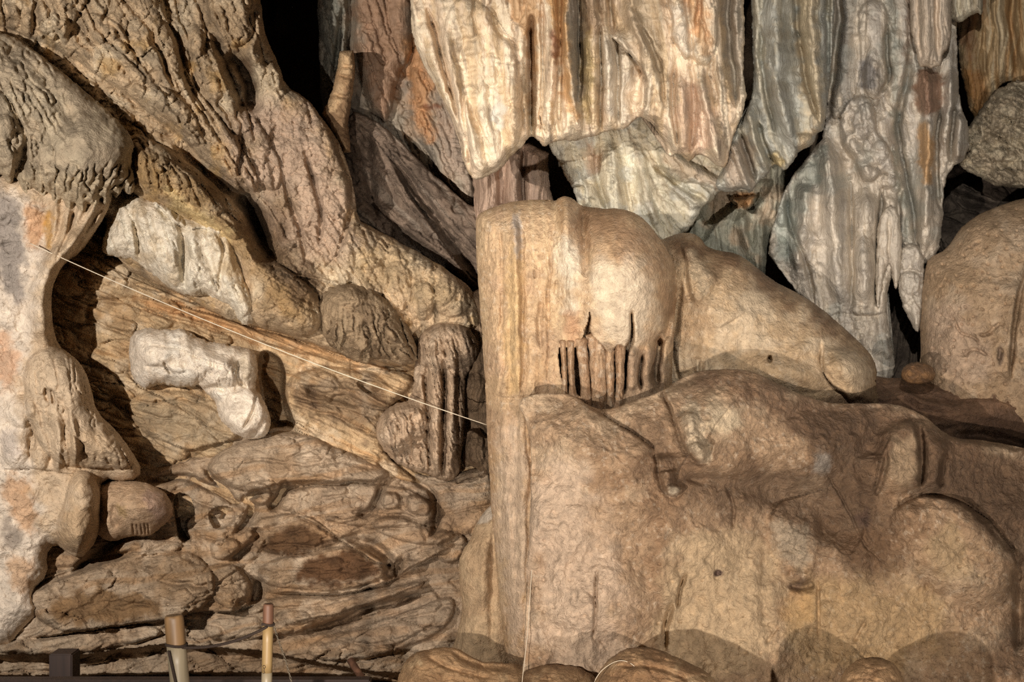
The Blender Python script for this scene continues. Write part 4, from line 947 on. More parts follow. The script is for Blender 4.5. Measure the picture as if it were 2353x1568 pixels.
o = relief('brown_flowstone_slope', [(1960, 860), (2030, 866), (2080, 872), (2160, 876), (2240, 860), (2320, 850), (2360, 880), (2640, 900), (2640, 1300), (2100, 1300), (1990, 960)],
           8.35, .22, 80, feats=[('L', -.09, 12, [(2200, 1000), (2280, 1000), (2400, 1040)]), ('G', .08, 50, [(2040, 880), (2200, 890), (2330, 900), (2353, 980), (2200, 1000), (2100, 950)])],
           tex=[('fbm', 110, .06), ('lic', 20, .02, {'flow': ((0, 0, 10),), 'len': 150, 'rid': 0}), ('fbm', 12, .007)], colour=dict(base=(120, 92, 70), mix=[('fbm', (88, 66, 50), 70, .3, .6), ('fbm', (160, 124, 90), 30, 1.1, .6)]), mat=SMOOTH, seed=33, tilt=(0, -1.0))
tag(o, 'dark brown wet flowstone slope between the mound and the right-hand boulder', 'flowstone')

o = relief('small_round_boulder', [(2068, 858), (2078, 840), (2100, 832), (2130, 836), (2148, 850), (2150, 868), (2136, 882), (2100, 884), (2076, 876)], 8.05, .12, 26,
           tex=[('fbm', 24, .02)], colour=dict(base=(138, 102, 66), mix=[('fbm', (92, 68, 48), 16, .3, .7)]), mat=SMOOTH, seed=34, back=.2, step=1.8)
tag(o, 'small brown round boulder lying in the niche beside the large right-hand boulder', 'boulder')

o = relief('sloping_boulder', [(1500, 560), (1535, 545), (1562, 536), (1590, 535), (1612, 548), (1622, 566), (1650, 576), (1690, 582), (1728, 606), (1770, 640), (1830, 672), (1885, 706), (1945, 758), (1995, 806), (2016, 845), (2012, 885), (2022, 925), (2000, 945), (1900, 1010), (1500, 1010)],
           8.12, .50, 170, feats=[
               ('G', .12, 30, [(1885, 840), (1930, 790), (1985, 815), (2012, 860), (2010, 925), (1975, 925), (1945, 905), (1930, 870), (1900, 860)]), ('B', 1950, 845, 46, 46, 0, .06, 1),
               ('G', .05, 14, [(1567, 560), (1590, 565), (1640, 620), (1650, 640), (1610, 700), (1585, 690), (1576, 640)]), ('L', -.05, 6, [(1566, 575), (1578, 610), (1578, 650), (1588, 690)]),
               ('S', .03, 30, [(1640, 755), (1680, 740), (1715, 715)]), ('L', -.03, 4, [(1560, 690), (1600, 690)]), ('L', -.07, 5, [(1763, 820), (1770, 832)]), ('B', 1767, 825, 7, 10, 0, -.08),
               ('B', 1800, 860, 110, 40, 10, .06, 1), ('S', .09, 45, [(1891, 790), (1888, 850), (1910, 885), (1945, 905), (1955, 930)]), ('L', -.10, 8, [(1566, 650), (1556, 720), (1548, 780)]), ('L', .05, 12, [(1560, 790), (1562, 860)]),
               ('L', .04, 8, [(1600, 820), (1604, 860)]), ('L', .04, 8, [(1622, 820), (1626, 858)]), ('L', -.07, 5, [(1544, 780), (1550, 850), (1560, 880)]), ('L', -.04, 5, [(1612, 830), (1614, 860)]),
               ('B', 1836, 805, 34, 16, -20, .02), ('L', -.03, 5, [(1886, 780), (1884, 840), (1910, 870)])],
           tex=[('fbm', 120, .05), ('scale', 14, .03, {'m': [(1567, 560), (1600, 570), (1650, 640), (1610, 700), (1580, 690)], 's': 8}), ('fbm', 40, .010), ('fbm', 12, .005)],
           colour=dict(base=(192, 164, 128), mix=[('fbm', (168, 138, 104), 80, .4, .6), ('fbm', (212, 192, 162), 70, .6, .6), ('fbm', (110, 82, 60), 7, 1.1, .4), ('fbm', (228, 208, 180), 8, 1.1, .4)],
                       spots=[((122, 94, 68), .95, 30, [(1520, 540), (1600, 530), (1700, 575), (1900, 710), (2020, 850), (1960, 790), (1830, 710), (1700, 640), (1600, 600), (1540, 600)]), ((206, 184, 152), .6, 10, [(1580, 570), (1600, 580), (1640, 650), (1610, 690), (1590, 640)]),
                              ((122, 90, 64), .6, 16, [(1880, 900), (2010, 910), (2010, 950), (1880, 960)])]),
           mat=SMOOTH, seed=35, edge=(2, 50))
tag(o, 'sloping tan boulder right of the column, tapering to a blunt snout', 'boulder')

# ================================================================ the column and its mound
o = relief('stone_column', [(1092, 522), (1094, 498), (1110, 484), (1160, 467), (1215, 459), (1262, 458), (1276, 464), (1286, 454), (1302, 450), (1320, 458), (1334, 474), (1372, 480), (1425, 478), (1468, 492), (1498, 524), (1526, 560), (1550, 606), (1557, 650), (1552, 720), (1546, 770), (1545, 960), (1545, 1780), (1196, 1780), (1192, 1568), (1162, 1510), (1150, 1400), (1136, 1250), (1124, 1100), (1118, 950), (1110, 800), (1100, 680)],
           7.62, .42, 130, feats=[
               ('B', 1430, 640, 130, 190, 8, .20, .9), ('B', 1305, 480, 30, 60, 0, .10, .8), ('L', .08, 20, [(1300, 480), (1305, 600), (1310, 760)]), ('L', -.05, 10, [(1340, 480), (1345, 560), (1352, 640)]),
               ('P', -.19, 5, [(1281, 801), (1300, 797), (1326, 804), (1340, 775), (1350, 742), (1356, 708), (1359, 770), (1380, 789), (1403, 824), (1412, 802), (1424, 790), (1441, 798), (1449, 750), (1455, 706), (1453, 784), (1442, 830), (1438, 900), (1422, 925), (1392, 946), (1360, 936), (1330, 905), (1302, 903), (1288, 860)], 1),
              
               ('L', -.20, 4.5, [(1437, 800), (1434, 850), (1437, 904)]), ('L', -.16, 4, [(1476, 815), (1472, 860), (1473, 896)]), ('L', -.30, 8, [(1516, 770), (1509, 830), (1508, 892)]), ('L', -.10, 4, [(1454, 712), (1452, 790), (1448, 800)]),
               ('L', .04, 10, [(1456, 800), (1454, 900)]), ('L', .04, 10, [(1490, 790), (1490, 900)]), ('L', -.12, 8, [(1548, 600), (1556, 680), (1534, 760), (1520, 790)]), ('L', -.05, 10, [(1340, 490), (1342, 560), (1346, 640)]),
               ('L', .05, 10, [(1180, 480), (1186, 600), (1190, 900)]), ('L', -.04, 7, [(1196, 500), (1202, 700), (1200, 900)]), ('L', -.03, 5, [(1146, 520), (1158, 620), (1148, 800)]), ('L', .03, 12, [(1140, 700), (1150, 900), (1170, 1200), (1190, 1500)]),
               ('L', -.04, 6, [(1243, 690), (1236, 740), (1242, 800)]), ('L', -.02, 3, [(1278, 480), (1262, 600), (1258, 780), (1260, 900)]), ('L', -.03, 4, [(1280, 640), (1276, 680)]), ('L', -.04, 4, [(1226, 620), (1228, 640)]),
               ('S', .03, 40, [(1130, 910), (1200, 914), (1240, 908)]), ('L', -.02, 2.5, [(1222, 930), (1218, 1100), (1210, 1300), (1204, 1500)]), ('L', .04, 14, [(1200, 920), (1200, 1100), (1196, 1400)])],
           tex=[('fbm', 140, .05), ('lic', 22, .018, {'len': 260, 'm': [(1090, 480), (1270, 470), (1260, 900), (1220, 1780), (1100, 1780)], 's': 20}), ('lic', 9, .008, {'len': 110, 'm': [(1090, 480), (1340, 560), (1340, 800), (1250, 900), (1220, 1780), (1100, 1780)], 's': 20}),
                ('dome', 12, .008, {'m': [(1100, 480), (1170, 470), (1160, 800), (1110, 800)], 's': 15, 'st': 2.5, 'ang': 80}), ('fbm', 34, .008), ('fbm', 10, .004)],
           flow=((0, 0, 90),), colour=dict(base=(204, 172, 134), mix=[('lic', (184, 146, 104), 22, .5, .5), ('lic', (218, 190, 150), 16, .5, .5), ('fbm', (190, 158, 128), 60, .6, .5), ('fbm', (128, 96, 70), 7, 1.0, .45), ('fbm', (236, 216, 188), 8, 1.0, .45)],
                                           spots=[((214, 178, 124), .6, 12, [(1165, 560), (1200, 560), (1200, 900), (1160, 900)]), ((176, 172, 168), .6, 8, [(1180, 490), (1200, 490), (1198, 590), (1184, 600)]),
                                                  ((234, 220, 194), .7, 22, [(1284, 520), (1330, 560), (1334, 700), (1300, 720), (1286, 640)]), ((198, 152, 116), .6, 10, [(1292, 710), (1330, 712), (1330, 790), (1300, 790)]),
                                                  ((226, 208, 180), .7, 26, [(1350, 600), (1500, 600), (1500, 760), (1400, 820), (1350, 700)]), ((158, 124, 92), .85, 40, [(1340, 480), (1480, 490), (1550, 620), (1545, 740), (1500, 640), (1420, 570), (1350, 560)]),
                                                  ((156, 132, 104), .6, 12, [(1170, 916), (1236, 912), (1232, 980), (1190, 975)]), ((140, 118, 100), .5, 12, [(1282, 800), (1540, 790), (1530, 940), (1300, 920)]),
                                                  ((210, 186, 160), .7, 20, [(1130, 960), (1220, 980), (1210, 1500), (1160, 1480)])]),
           mat=SMOOTH, seed=36, edge=(2, 40), step=2.3)
tag(o, 'thick tan stone column in the middle with a row of small pillars in its side', 'stone column')

column = o
for k, (x, y0, y1, w, lean, bow) in enumerate([(1292, 780, 925, 7, 5, 2), (1311, 780, 925, 8, 6, -2), (1334, 775, 950, 12, 14, 2), (1370, 765, 965, 19, 4, 3), (1401, 800, 960, 10, 6, -2), (1424, 775, 950, 10, -3, 2)]):
    rr = random.Random(k)
    L_ = []; R_ = []
    for j in range(9):
        t = j / 8; cx = x + lean * t + bow * math.sin(t * 3.1) + rr.uniform(-1, 1)
        ww = w * (1 + .35 * (2 * t - 1) ** 2) * rr.uniform(.85, 1.15)
        L_.append((cx - ww, y0 + (y1 - y0) * t)); R_.append((cx + ww, y0 + (y1 - y0) * t))
    c = relief('small_pillar', R_ + L_[::-1], 7.245, .085, w * 1.3, tex=[('lic', 7, .012, {'len': 60}), ('fbm', 14, .015)],
               colour=dict(base=(190, 158, 124), mix=[('lic', (160, 124, 92), 8, .4, .6), ('fbm', (210, 190, 164), 12, .6, .6)]), mat=SMOOTH, seed=60 + k, edge=(1, 9), step=1.5, warp=(1, 30), back=.25)
    c.parent = column

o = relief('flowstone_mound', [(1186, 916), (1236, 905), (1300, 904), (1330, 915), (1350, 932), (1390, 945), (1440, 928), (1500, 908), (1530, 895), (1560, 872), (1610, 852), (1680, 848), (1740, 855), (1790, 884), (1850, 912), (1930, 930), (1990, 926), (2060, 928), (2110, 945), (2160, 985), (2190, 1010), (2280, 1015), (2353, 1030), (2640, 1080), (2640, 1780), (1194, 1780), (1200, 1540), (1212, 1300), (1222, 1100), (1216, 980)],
           7.20, .05, 40, feats=[
               ('B', 1690, 980, 260, 210, 12, .26, 1.6), ('B', 1450, 1150, 300, 330, 0, .16, 1.2), ('G', .07, 70, [(1230, 960), (1330, 930), (1420, 1000), (1500, 1060), (1510, 1200), (1400, 1280), (1260, 1280), (1225, 1100)]),
               ('L', -.05, 20, [(1350, 935), (1400, 960), (1460, 1000), (1510, 1040)]), ('S', .13, 70, [(1522, 885), (1536, 930), (1553, 977), (1577, 1042), (1606, 1066), (1640, 1060)]), ('L', .10, 18, [(1582, 940), (1592, 1000), (1612, 1046)]), ('B', 1600, 1040, 22, 26, 0, .06),
               ('S', .12, 40, [(1508, 1040), (1512, 1090), (1524, 1136), (1552, 1148), (1580, 1120)]), ('L', .09, 14, [(1532, 1080), (1538, 1130)]), ('B', 1545, 1130, 16, 16, 0, .05), ('L', -.05, 9, [(1570, 1103), (1630, 1100), (1700, 1104)]),
               ('G', .05, 40, [(1590, 920), (1660, 900), (1720, 930), (1730, 1000), (1680, 1040), (1630, 1030), (1600, 980)]),
               ('L', -.04, 4, [(1665, 1118), (1688, 1160), (1684, 1220)]), ('L', -.05, 4, [(1372, 1310), (1366, 1340), (1370, 1400), (1364, 1470)]), ('L', -.07, 5, [(1580, 1316), (1564, 1350), (1558, 1400)]), ('L', -.08, 7, [(1546, 1386), (1530, 1430), (1526, 1490)]),
               ('B', 1650, 1318, 8, 7, 0, -.05), ('B', 1651, 1320, 5, 4, 0, .02),
               ('G', .05, 20, [(1768, 1170), (1800, 1145), (1880, 1150), (1888, 1250), (1876, 1330), (1840, 1352), (1800, 1330), (1776, 1260)]), ('L', -.07, 10, [(1815, 1345), (1850, 1352), (1872, 1340)]), ('S', .05, 30, [(1900, 1120), (1840, 1142), (1790, 1150), (1765, 1200)]), ('S', .08, 60, [(2114, 1131), (2118, 1060), (2111, 1000), (2090, 955)]), ('S', .10, 70, [(2352, 1330), (2320, 1250), (2260, 1180), (2180, 1138), (2100, 1140), (2050, 1180)]), ('S', .06, 40, [(2010, 1131), (2020, 1080), (2026, 1040), (2050, 1000)][::-1]), ('S', .08, 90, [(1330, 915), (1400, 965), (1470, 1005), (1510, 1040)][::-1]),
               ('L', -.03, 3, [(1895, 1080), (1960, 1190), (1990, 1260), (2040, 1300)]), ('L', -.03, 4, [(1880, 1330), (1882, 1420), (1880, 1470)]), ('L', -.03, 4, [(1790, 1440), (1760, 1480)]), ('L', -.03, 4, [(1990, 1430), (1960, 1480)]),
               ('G', .14, 34, [(2020, 990), (2070, 960), (2130, 975), (2180, 1010), (2185, 1080), (2170, 1120), (2110, 1140), (2040, 1130), (2010, 1060)]), ('G', .07, 16, [(1950, 1060), (1990, 1040), (2030, 1050), (2032, 1100), (2010, 1138), (1975, 1120)]),
               ('L', -.07, 7, [(2036, 1040), (2034, 1080), (2014, 1135)]), ('L', -.10, 9, [(2115, 980), (2124, 1040), (2114, 1120)]), ('L', -.09, 8, [(2176, 1040), (2166, 1080), (2164, 1120)]),
               ('G', .16, 44, [(2050, 1170), (2110, 1140), (2180, 1140), (2240, 1170), (2290, 1215), (2335, 1290), (2340, 1350), (2300, 1395), (2230, 1390), (2150, 1350), (2090, 1300), (2060, 1230)]),
               ('L', -.05, 8, [(2100, 1136), (2180, 1132), (2240, 1170), (2290, 1225), (2340, 1290)]), ('L', -.08, 8, [(2160, 985), (2240, 1010), (2353, 1030)]), ('L', -.10, 12, [(2340, 1300), (2345, 1400), (2340, 1500)]),
               ('B', 1880, 1030, 110, 90, 10, .10, 1.3), ('B', 1500, 1100, 120, 100, 0, .06, 1.3), ('G', -.10, 40, [(1560, 1080), (1720, 1100), (1800, 1060), (1900, 1150), (1990, 1240), (1900, 1260), (1760, 1150), (1600, 1140)]), ('B', 1700, 1480, 130, 240, 0, .10, 1.2), ('P', -.03, 16, [(1900, 1240), (1990, 1200), (1985, 1240), (1950, 1290)]),
               ('B', 1180 + 175, 1380, 130, 260, 0, .08, 1.2)],
           tex=[('fbm', 200, .10), ('fbm', 70, .035), ('scale', 13, .03, {'m': [(1560, 900), (1640, 960), (1640, 1060), (1580, 1060)], 's': 14}), ('scale', 16, .024, {'ang': 90, 'st': .7, 'm': [(1770, 1160), (1880, 1160), (1880, 1340), (1780, 1320)], 's': 12}),
                ('rid', 110, .012, {'k': 10, 'st': 1.6, 'ang': 30, 'oct': 5, 'mod': 60}), ('scale', 22, .012, {'mod': 50, 'ang': 60, 'm': [(1780, 1000), (2353, 1050), (2353, 1568), (1850, 1568)], 's': 40}),
                ('lic', 30, .012, {'len': 260, 'rid': 0, 'm': [(1215, 1260), (1800, 1260), (1780, 1600), (1200, 1600)], 's': 40}), ('fbm', 28, .014), ('fbm', 8, .008), ('pit', 26, .02, {'t': .6, 'mod': 90})],
           flow=((0, 0, 88),), colour=dict(base=(182, 152, 120), mix=[('fbm', (150, 118, 88), 90, .3, .65), ('fbm', (208, 184, 152), 70, .7, .55), ('fbm', (150, 124, 98), 30, .9, .5), ('fbm', (92, 66, 48), 8, 1.0, .5), ('fbm', (232, 212, 184), 9, 1.0, .5)],
                                           spots=[((112, 86, 64), .85, 40, [(1540, 880), (1620, 850), (1760, 860), (1900, 930), (2110, 940), (2353, 1030), (2400, 1250), (2280, 1200), (2180, 1130), (2000, 1080), (1860, 1020), (1760, 940), (1640, 890)]),  # brown top and right, with the falloff of light painted in
                                                  ((106, 84, 64), .7, 50, [(1700, 1060), (2000, 1080), (2050, 1250), (1980, 1330), (1890, 1240), (1700, 1180)]), ((114, 90, 68), .65, 40, [(1400, 960), (1560, 1000), (1720, 1100), (1740, 1200), (1560, 1180), (1480, 1060)]),  # brown dirt, darkened further with painted shade
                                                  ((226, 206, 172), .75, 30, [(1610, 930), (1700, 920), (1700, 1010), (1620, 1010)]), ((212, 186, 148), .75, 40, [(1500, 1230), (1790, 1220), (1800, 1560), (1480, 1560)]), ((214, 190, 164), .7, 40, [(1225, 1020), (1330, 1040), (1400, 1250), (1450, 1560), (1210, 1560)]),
                                                  ((108, 86, 66), .75, 34, [(2040, 1080), (2353, 1040), (2400, 1568), (2250, 1500), (2340, 1380), (2330, 1290), (2240, 1170), (2100, 1130)]), ((100, 78, 58), .75, 24, [(1820, 950), (1960, 940), (2060, 960), (2010, 1010), (2020, 1130), (2000, 1240), (1930, 1180), (1880, 1060)]), ((120, 92, 66), .6, 30, [(1880, 1180), (2050, 1200), (2090, 1310), (2000, 1330), (1900, 1300)]),  # dirt on the right side, with shade put into the colour
 ((228, 208, 176), .75, 9, [(1566, 925), (1600, 915), (1618, 960), (1622, 1010), (1640, 1055), (1610, 1064), (1586, 1040), (1576, 990)]), ((222, 206, 178), .7, 5, [(1530, 1122), (1556, 1120), (1558, 1140), (1534, 1146)]), ((96, 72, 66), .9, 3, [1651, 1319, 10, 8, 0]), ((204, 160, 104), .6, 20, [(1800, 1360), (1880, 1360), (1880, 1450), (1790, 1440)]), ((88, 68, 58), .7, 10, [(1812, 1335), (1870, 1330), (1860, 1356), (1820, 1356)]),
                                                  ((190, 176, 152), .6, 12, [(1780, 1190), (1870, 1220), (1860, 1320), (1800, 1300), (1770, 1240)]), ((184, 178, 166), .5, 12, [(1870, 1040), (1910, 1040), (1910, 1090), (1870, 1090)]),
                                                  ((196, 170, 130), .6, 30, [(2110, 1220), (2220, 1220), (2250, 1330), (2150, 1340)]), ((198, 172, 138), .6, 22, [(2040, 1000), (2120, 1010), (2110, 1110), (2045, 1110)]), ((86, 66, 56), .7, 10, [(1965, 1180), (2000, 1170), (2005, 1220), (1975, 1210)]),
                                                  ((196, 166, 118), .5, 40, [(1800, 1350), (2080, 1300), (2200, 1450), (2050, 1560), (1800, 1560)])]),
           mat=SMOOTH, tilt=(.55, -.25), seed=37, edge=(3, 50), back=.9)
tag(o, 'broad rounded brown flowstone mound filling the lower right', 'flowstone mound')

o = relief('pale_side_column', [(1096, 1200), (1120, 1165), (1150, 1150), (1180, 1300), (1200, 1780), (960, 1780), (1010, 1520), (1040, 1490), (1056, 1440), (1064, 1400), (1056, 1340), (1053, 1290), (1064, 1262), (1082, 1240), (1088, 1215)],
           8.0, .24, 60, feats=[('L', .03, 10, [(1110, 1230), (1108, 1400)]), ('L', -.03, 8, [(1130, 1230), (1128, 1480)])], tex=[('fbm', 60, .03), ('dome', 9, .010, {'m': [(1080, 1240), (1130, 1230), (1120, 1480), (1080, 1460)], 's': 14}), ('fbm', 12, .004)],
           colour=dict(base=(196, 168, 132), mix=[('fbm', (176, 146, 112), 50, .3, .6)], spots=[((206, 192, 172), .8, 5, [(1096, 1200), (1120, 1165), (1150, 1150), (1140, 1196), (1096, 1206)])]), mat=SMOOTH, seed=38, edge=(2, 30))
tag(o, 'slim pale stone bulge behind the left foot of the stone column', 'stone column')

# ================================================================ foreground boulders
FGM = dict(base=(176, 142, 104), mix=[('fbm', (124, 92, 62), 50, .2, .7), ('fbm', (206, 178, 138), 40, .8, .6)])
FG = [
    ('pitted_boulder', [(890, 1640), (915, 1560), (932, 1518), (962, 1496), (1010, 1487), (1050, 1490), (1085, 1510), (1120, 1524), (1200, 1522), (1240, 1560), (1260, 1880), (880, 1880)], 7.1, 'pitted brown boulder at the bottom edge, in front of the pale side column', 40, [('L', -.06, 8, [(1040, 1500), (1100, 1530), (1180, 1536)]), ('L', -.04, 6, [(980, 1510), (1040, 1540), (1130, 1560)])]),
    ('low_flat_boulder', [(1190, 1700), (1196, 1556), (1212, 1536), (1262, 1526), (1320, 1530), (1372, 1556), (1400, 1600), (1420, 1860), (1190, 1860)], 6.75, 'low flat boulder at the bottom edge, in front of the stone column', 41, []),
    ('wet_brown_boulder', [(1330, 1700), (1362, 1568), (1385, 1530), (1412, 1502), (1450, 1488), (1510, 1490), (1560, 1512), (1620, 1540), (1655, 1575), (1690, 1680), (1700, 1860), (1320, 1860)], 6.3, 'wet brown boulder with lighter veins, second from the right along the bottom', 42, [('L', -.03, 6, [(1420, 1530), (1500, 1530), (1580, 1560)])]),
    ('domed_boulder', [(1905, 1680), (1926, 1568), (1945, 1532), (1975, 1512), (2015, 1508), (2052, 1522), (2076, 1552), (2100, 1640), (2110, 1860), (1900, 1860)], 6.25, 'dome-topped brown boulder at the bottom edge, rightmost in the foreground', 43, []),
]
for nm, pl, yy, lab, sd, ft in FG:
    o = relief(nm, pl, yy, .32, 110, feats=ft, tex=[('fbm', 60, .03), ('rid', 24, .016, {'k': 6, 'st': 2.4, 'ang': 10}), ('fbm', 10, .004)], colour=FGM, mat=SMOOTH, seed=sd, back=.3, edge=(3, 30))
    tag(o, lab, 'boulder')

# ================================================================ posts, rope, wire and timber


def plain(name, col, rough=.6, metal=0, noise=.25, scale=30, streak=.9):
    m = bpy.data.materials.new(name); m.use_nodes = True
    nt = m.node_tree; N = nt.nodes; L = nt.links
    b = N['Principled BSDF']; b.inputs['Roughness'].default_value = rough; b.inputs['Metallic'].default_value = metal
    tc = N.new('ShaderNodeTexCoord'); mp = N.new('ShaderNodeMapping'); mp.inputs['Scale'].default_value = (1, 1, 1 - streak)
    n = N.new('ShaderNodeTexNoise'); n.inputs['Scale'].default_value = scale; n.inputs['Detail'].default_value = 6
    r = N.new('ShaderNodeValToRGB'); c = lin(col)
    r.color_ramp.elements[0].position = .3; r.color_ramp.elements[1].position = .7
    r.color_ramp.elements[0].color = (*(c * (1 - noise * 1.6)), 1); r.color_ramp.elements[1].color = (*np.clip(c * (1 + noise), 0, 1), 1)
    L.new(tc.outputs['Object'], mp.inputs['Vector']); L.new(mp.outputs[0], n.inputs['Vector']); L.new(n.outputs[0], r.inputs[0]); L.new(r.outputs[0], b.inputs['Base Color'])
    bp = N.new('ShaderNodeBump'); bp.inputs['Distance'].default_value = .002; L.new(n.outputs[0], bp.inputs['Height']); L.new(bp.outputs[0], b.inputs['Normal'])
    return m


CREAM = plain('cream_painted_pole', (158, 144, 118), .45, noise=.14)
LIGHTOCHRE = plain('light_ochre_paint', (160, 132, 88), .45, noise=.12)
RUST = plain('rust_brown_paint', (112, 78, 58), .6)
OCHRE = plain('ochre_stained_paint', (134, 104, 70), .5)
DARKW = plain('dark_timber', (52, 36, 28), .7)
ROPE = plain('grey_brown_rope', (60, 46, 36), .9, scale=300, streak=0)
WIRE = plain('white_wire', (206, 192, 168), .5, noise=.05)
IRON = plain('dull_chain_metal', (128, 116, 98), .5, metal=.5)


def tube(name, pts, rad, mat, parent=None, seg=10, cap=True):
    """a tube through points; rad is a number or one per point"""
    from mathutils import Vector
    P = [Vector(p) for p in pts]
    R = rad if hasattr(rad, '__len__') else [rad] * len(P)
    V = []; F = []
    for i, p in enumerate(P):
        t = (P[min(i + 1, len(P) - 1)] - P[max(i - 1, 0)]).normalized()
        a = t.orthogonal().normalized() if abs(t.z) > .9 else t.cross(Vector((0, 0, 1))).normalized()
        if abs(t.z) > .9:
            a = (Vector((1, 0, 0)) - t * t.x).normalized()
        b = t.cross(a)
        for k in range(seg):
            an = 2 * math.pi * k / seg
            V.append(p + (a * math.cos(an) + b * math.sin(an)) * R[i])
    for i in range(len(P) - 1):
        for k in range(seg):
            k2 = (k + 1) % seg
            F.append((i * seg + k, i * seg + k2, (i + 1) * seg + k2, (i + 1) * seg + k))
    if cap:
        F.append(tuple(range(seg))[::-1]); F.append(tuple((len(P) - 1) * seg + k for k in range(seg)))
    me = bpy.data.meshes.new(name); me.from_pydata([tuple(v) for v in V], [], F)
    for p in me.polygons: p.use_smooth = len(p.vertices) == 4
    me.materials.append(mat)
    o = bpy.data.objects.new(name, me); COL.objects.link(o)
    if parent: o.parent = parent
    return o


def empty(name, loc):
    o = bpy.data.objects.new(name, None); o.location = loc; COL.objects.link(o)
    return o


def local(pts, root):
    l = root.location
    return [(p[0] - l[0], p[1] - l[1], p[2] - l[2]) for p in pts]


def post(name, top, low, rad, Y, label, capcol, cap_len, stain=None):
    """a tapered round post standing on the floor, seen from top pixel to low pixel"""
    a = np.array(at(*top, Y)); b = np.array(at(*low, Y))
    d = (b - a) / (a[2] - b[2])
    foot = a + d * (a[2] + .05)
    root = empty(name, (foot[0], foot[1], 0))
    L = a[2]
    n = 26
    def P(s): return tuple(a + d * s)
    ss = [0, .004, .012] + list(np.linspace(.03, L + .05, n))
    rr = [rad * .80, rad * .93, rad * 1.0] + [rad * (1 + .10 * s / L + .012 * math.sin(s * 21)) for s in np.linspace(.03, L + .05, n)]
    k = next(i for i, s in enumerate(ss) if s >= cap_len)
    ss[k] = cap_len
    tube('painted_top', local([P(s) for s in ss[:k + 1]], root), rr[:k + 1], capcol, root, 28)
    k2 = k
    if stain:
        k2 = next(i for i, s in enumerate(ss) if s >= stain)
        tube('stained_section', local([P(s) for s in ss[k:k2 + 1]], root), rr[k:k2 + 1], LIGHTOCHRE, root, 28)
    tube('post_shaft', local([P(s) for s in ss[k2:]], root), rr[k2:], CREAM, root, 28)
    tag(root, label, 'post')
    return root, P


pY = 5.4
p1, P1 = post('wooden_post', (399, 1414), (413, 1568), .0365, pY, 'thick cream post with ochre stained top at the bottom left, left of the two posts', OCHRE, .115)
p2, P2 = post('slim_post', (617, 1388), (613, 1568), .0205, pY + .1, 'slim cream post with a brown painted top, right of the two posts', RUST, .078, .24)


def helix(path, r, turns, n=260):
    path = np.asarray(path, float); out = []
    for i in range(n):
        t = i / (n - 1) * (len(path) - 1); k = min(int(t), len(path) - 2); p = path[k] + (path[k + 1] - path[k]) * (t - k)
        a = i / (n - 1) * turns * 2 * math.pi
        out.append((p[0] + r * math.cos(a), p[1] + r * .6 * math.sin(a + 1), p[2] + r * math.sin(a)))
    return out


# twisted rope slung between the two posts, wrapped round each
a = np.array(P2(.085)); b = np.array(P1(.115))
span = []
for i in range(41):
    t = i / 40
    p = a * (1 - t) + b * t; p[1] -= .03
    p[2] -= .030 * 4 * t * (1 - t)
    span.append(p)
rope_root = empty('twisted_rope', tuple(span[20]))
for s in (0, math.pi):
    hp = []
    for i in range(500):
        t = i / 499 * 40; k = min(int(t), 39); p = span[k] + (span[k + 1] - span[k]) * (t - k)
        an = i / 499 * 70 * 2 * math.pi + s
        hp.append((p[0], p[1] + .003 * math.cos(an), p[2] + .003 * math.sin(an)))
    tube('rope_strand', local(hp, rope_root), .0032, ROPE, rope_root, 6)
for P, c, rad, nm in ((P1, .118, .0405, 'rope_wrap'), (P2, .085, .0235, 'rope_wrap')):
    q = [(P(c)[0] + rad * math.cos(v), P(c)[1] + rad * math.sin(v), P(c)[2] + .004 * v / 6 + .003 * math.sin(2 * v)) for v in np.linspace(0, 4 * math.pi, 60)]
    tube(nm, local(q, rope_root), .0032, ROPE, rope_root, 6)
tail = [np.array(P1(.13 + s)) + np.array([-.020 + .045 * s / .34, -.042 - .004 * s, 0]) for s in np.linspace(0, .34, 18)]
for s in (0, math.pi):
    hp = []
    for i in range(300):
        t = i / 299 * 17; k = min(int(t), 16); p = tail[k] + (tail[k + 1] - tail[k]) * (t - k)
        an = i / 299 * 34 * 2 * math.pi + s
        hp.append((p[0] + .0034 * math.cos(an), p[1] + .003 * math.sin(an), p[2]))
    tube('rope_tail', local(hp, rope_root), .0032, ROPE, rope_root, 6)
tag(rope_root, 'twisted brown rope slung between the two posts with a tail hanging down the thick one', 'rope')

# pale chain hanging from the slim post
ch = empty('hanging_chain', tuple(np.array(P2(.085)) + np.array([.025, -.02, 0])))
cpath = [at(630, 1440, pY + .05), at(640, 1475, pY + .02), at(654, 1510, pY - .02), at(672, 1575, pY - .08), at(690, 1640, pY - .1)]
import mathutils
cp = softline(cpath, 3)
Lc = np.concatenate([[0], np.cumsum(np.linalg.norm(cp[1:] - cp[:-1], axis=1))])
link_me = None
nl = int(Lc[-1] / .0135)
for i in range(nl):
    s = (i + .5) * .0135; k = min(np.searchsorted(Lc, s) - 1, len(cp) - 2); f = (s - Lc[k]) / (Lc[k + 1] - Lc[k])
    p = cp[k] * (1 - f) + cp[k + 1] * f; t = mathutils.Vector(cp[k + 1] - cp[k]).normalized()
    if link_me is None:
        ring = [(.0032 * math.cos(v), 0, .0085 * math.sin(v)) for v in np.linspace(0, 2 * math.pi, 15)]
        lo = tube('chain_link', ring, .0013, IRON, None, 6); link_me = lo
    else:
        lo = link_me.copy(); COL.objects.link(lo)
    lo.parent = ch
    lo.location = tuple(p - np.array(ch.location))
    q = t.to_track_quat('Z', 'Y') @ mathutils.Quaternion((0, 0, 1), (i % 2) * math.pi / 2)
    lo.rotation_mode = 'QUATERNION'; lo.rotation_quaternion = q
tag(ch, 'fine pale metal chain hanging beside the slim post', 'chain')

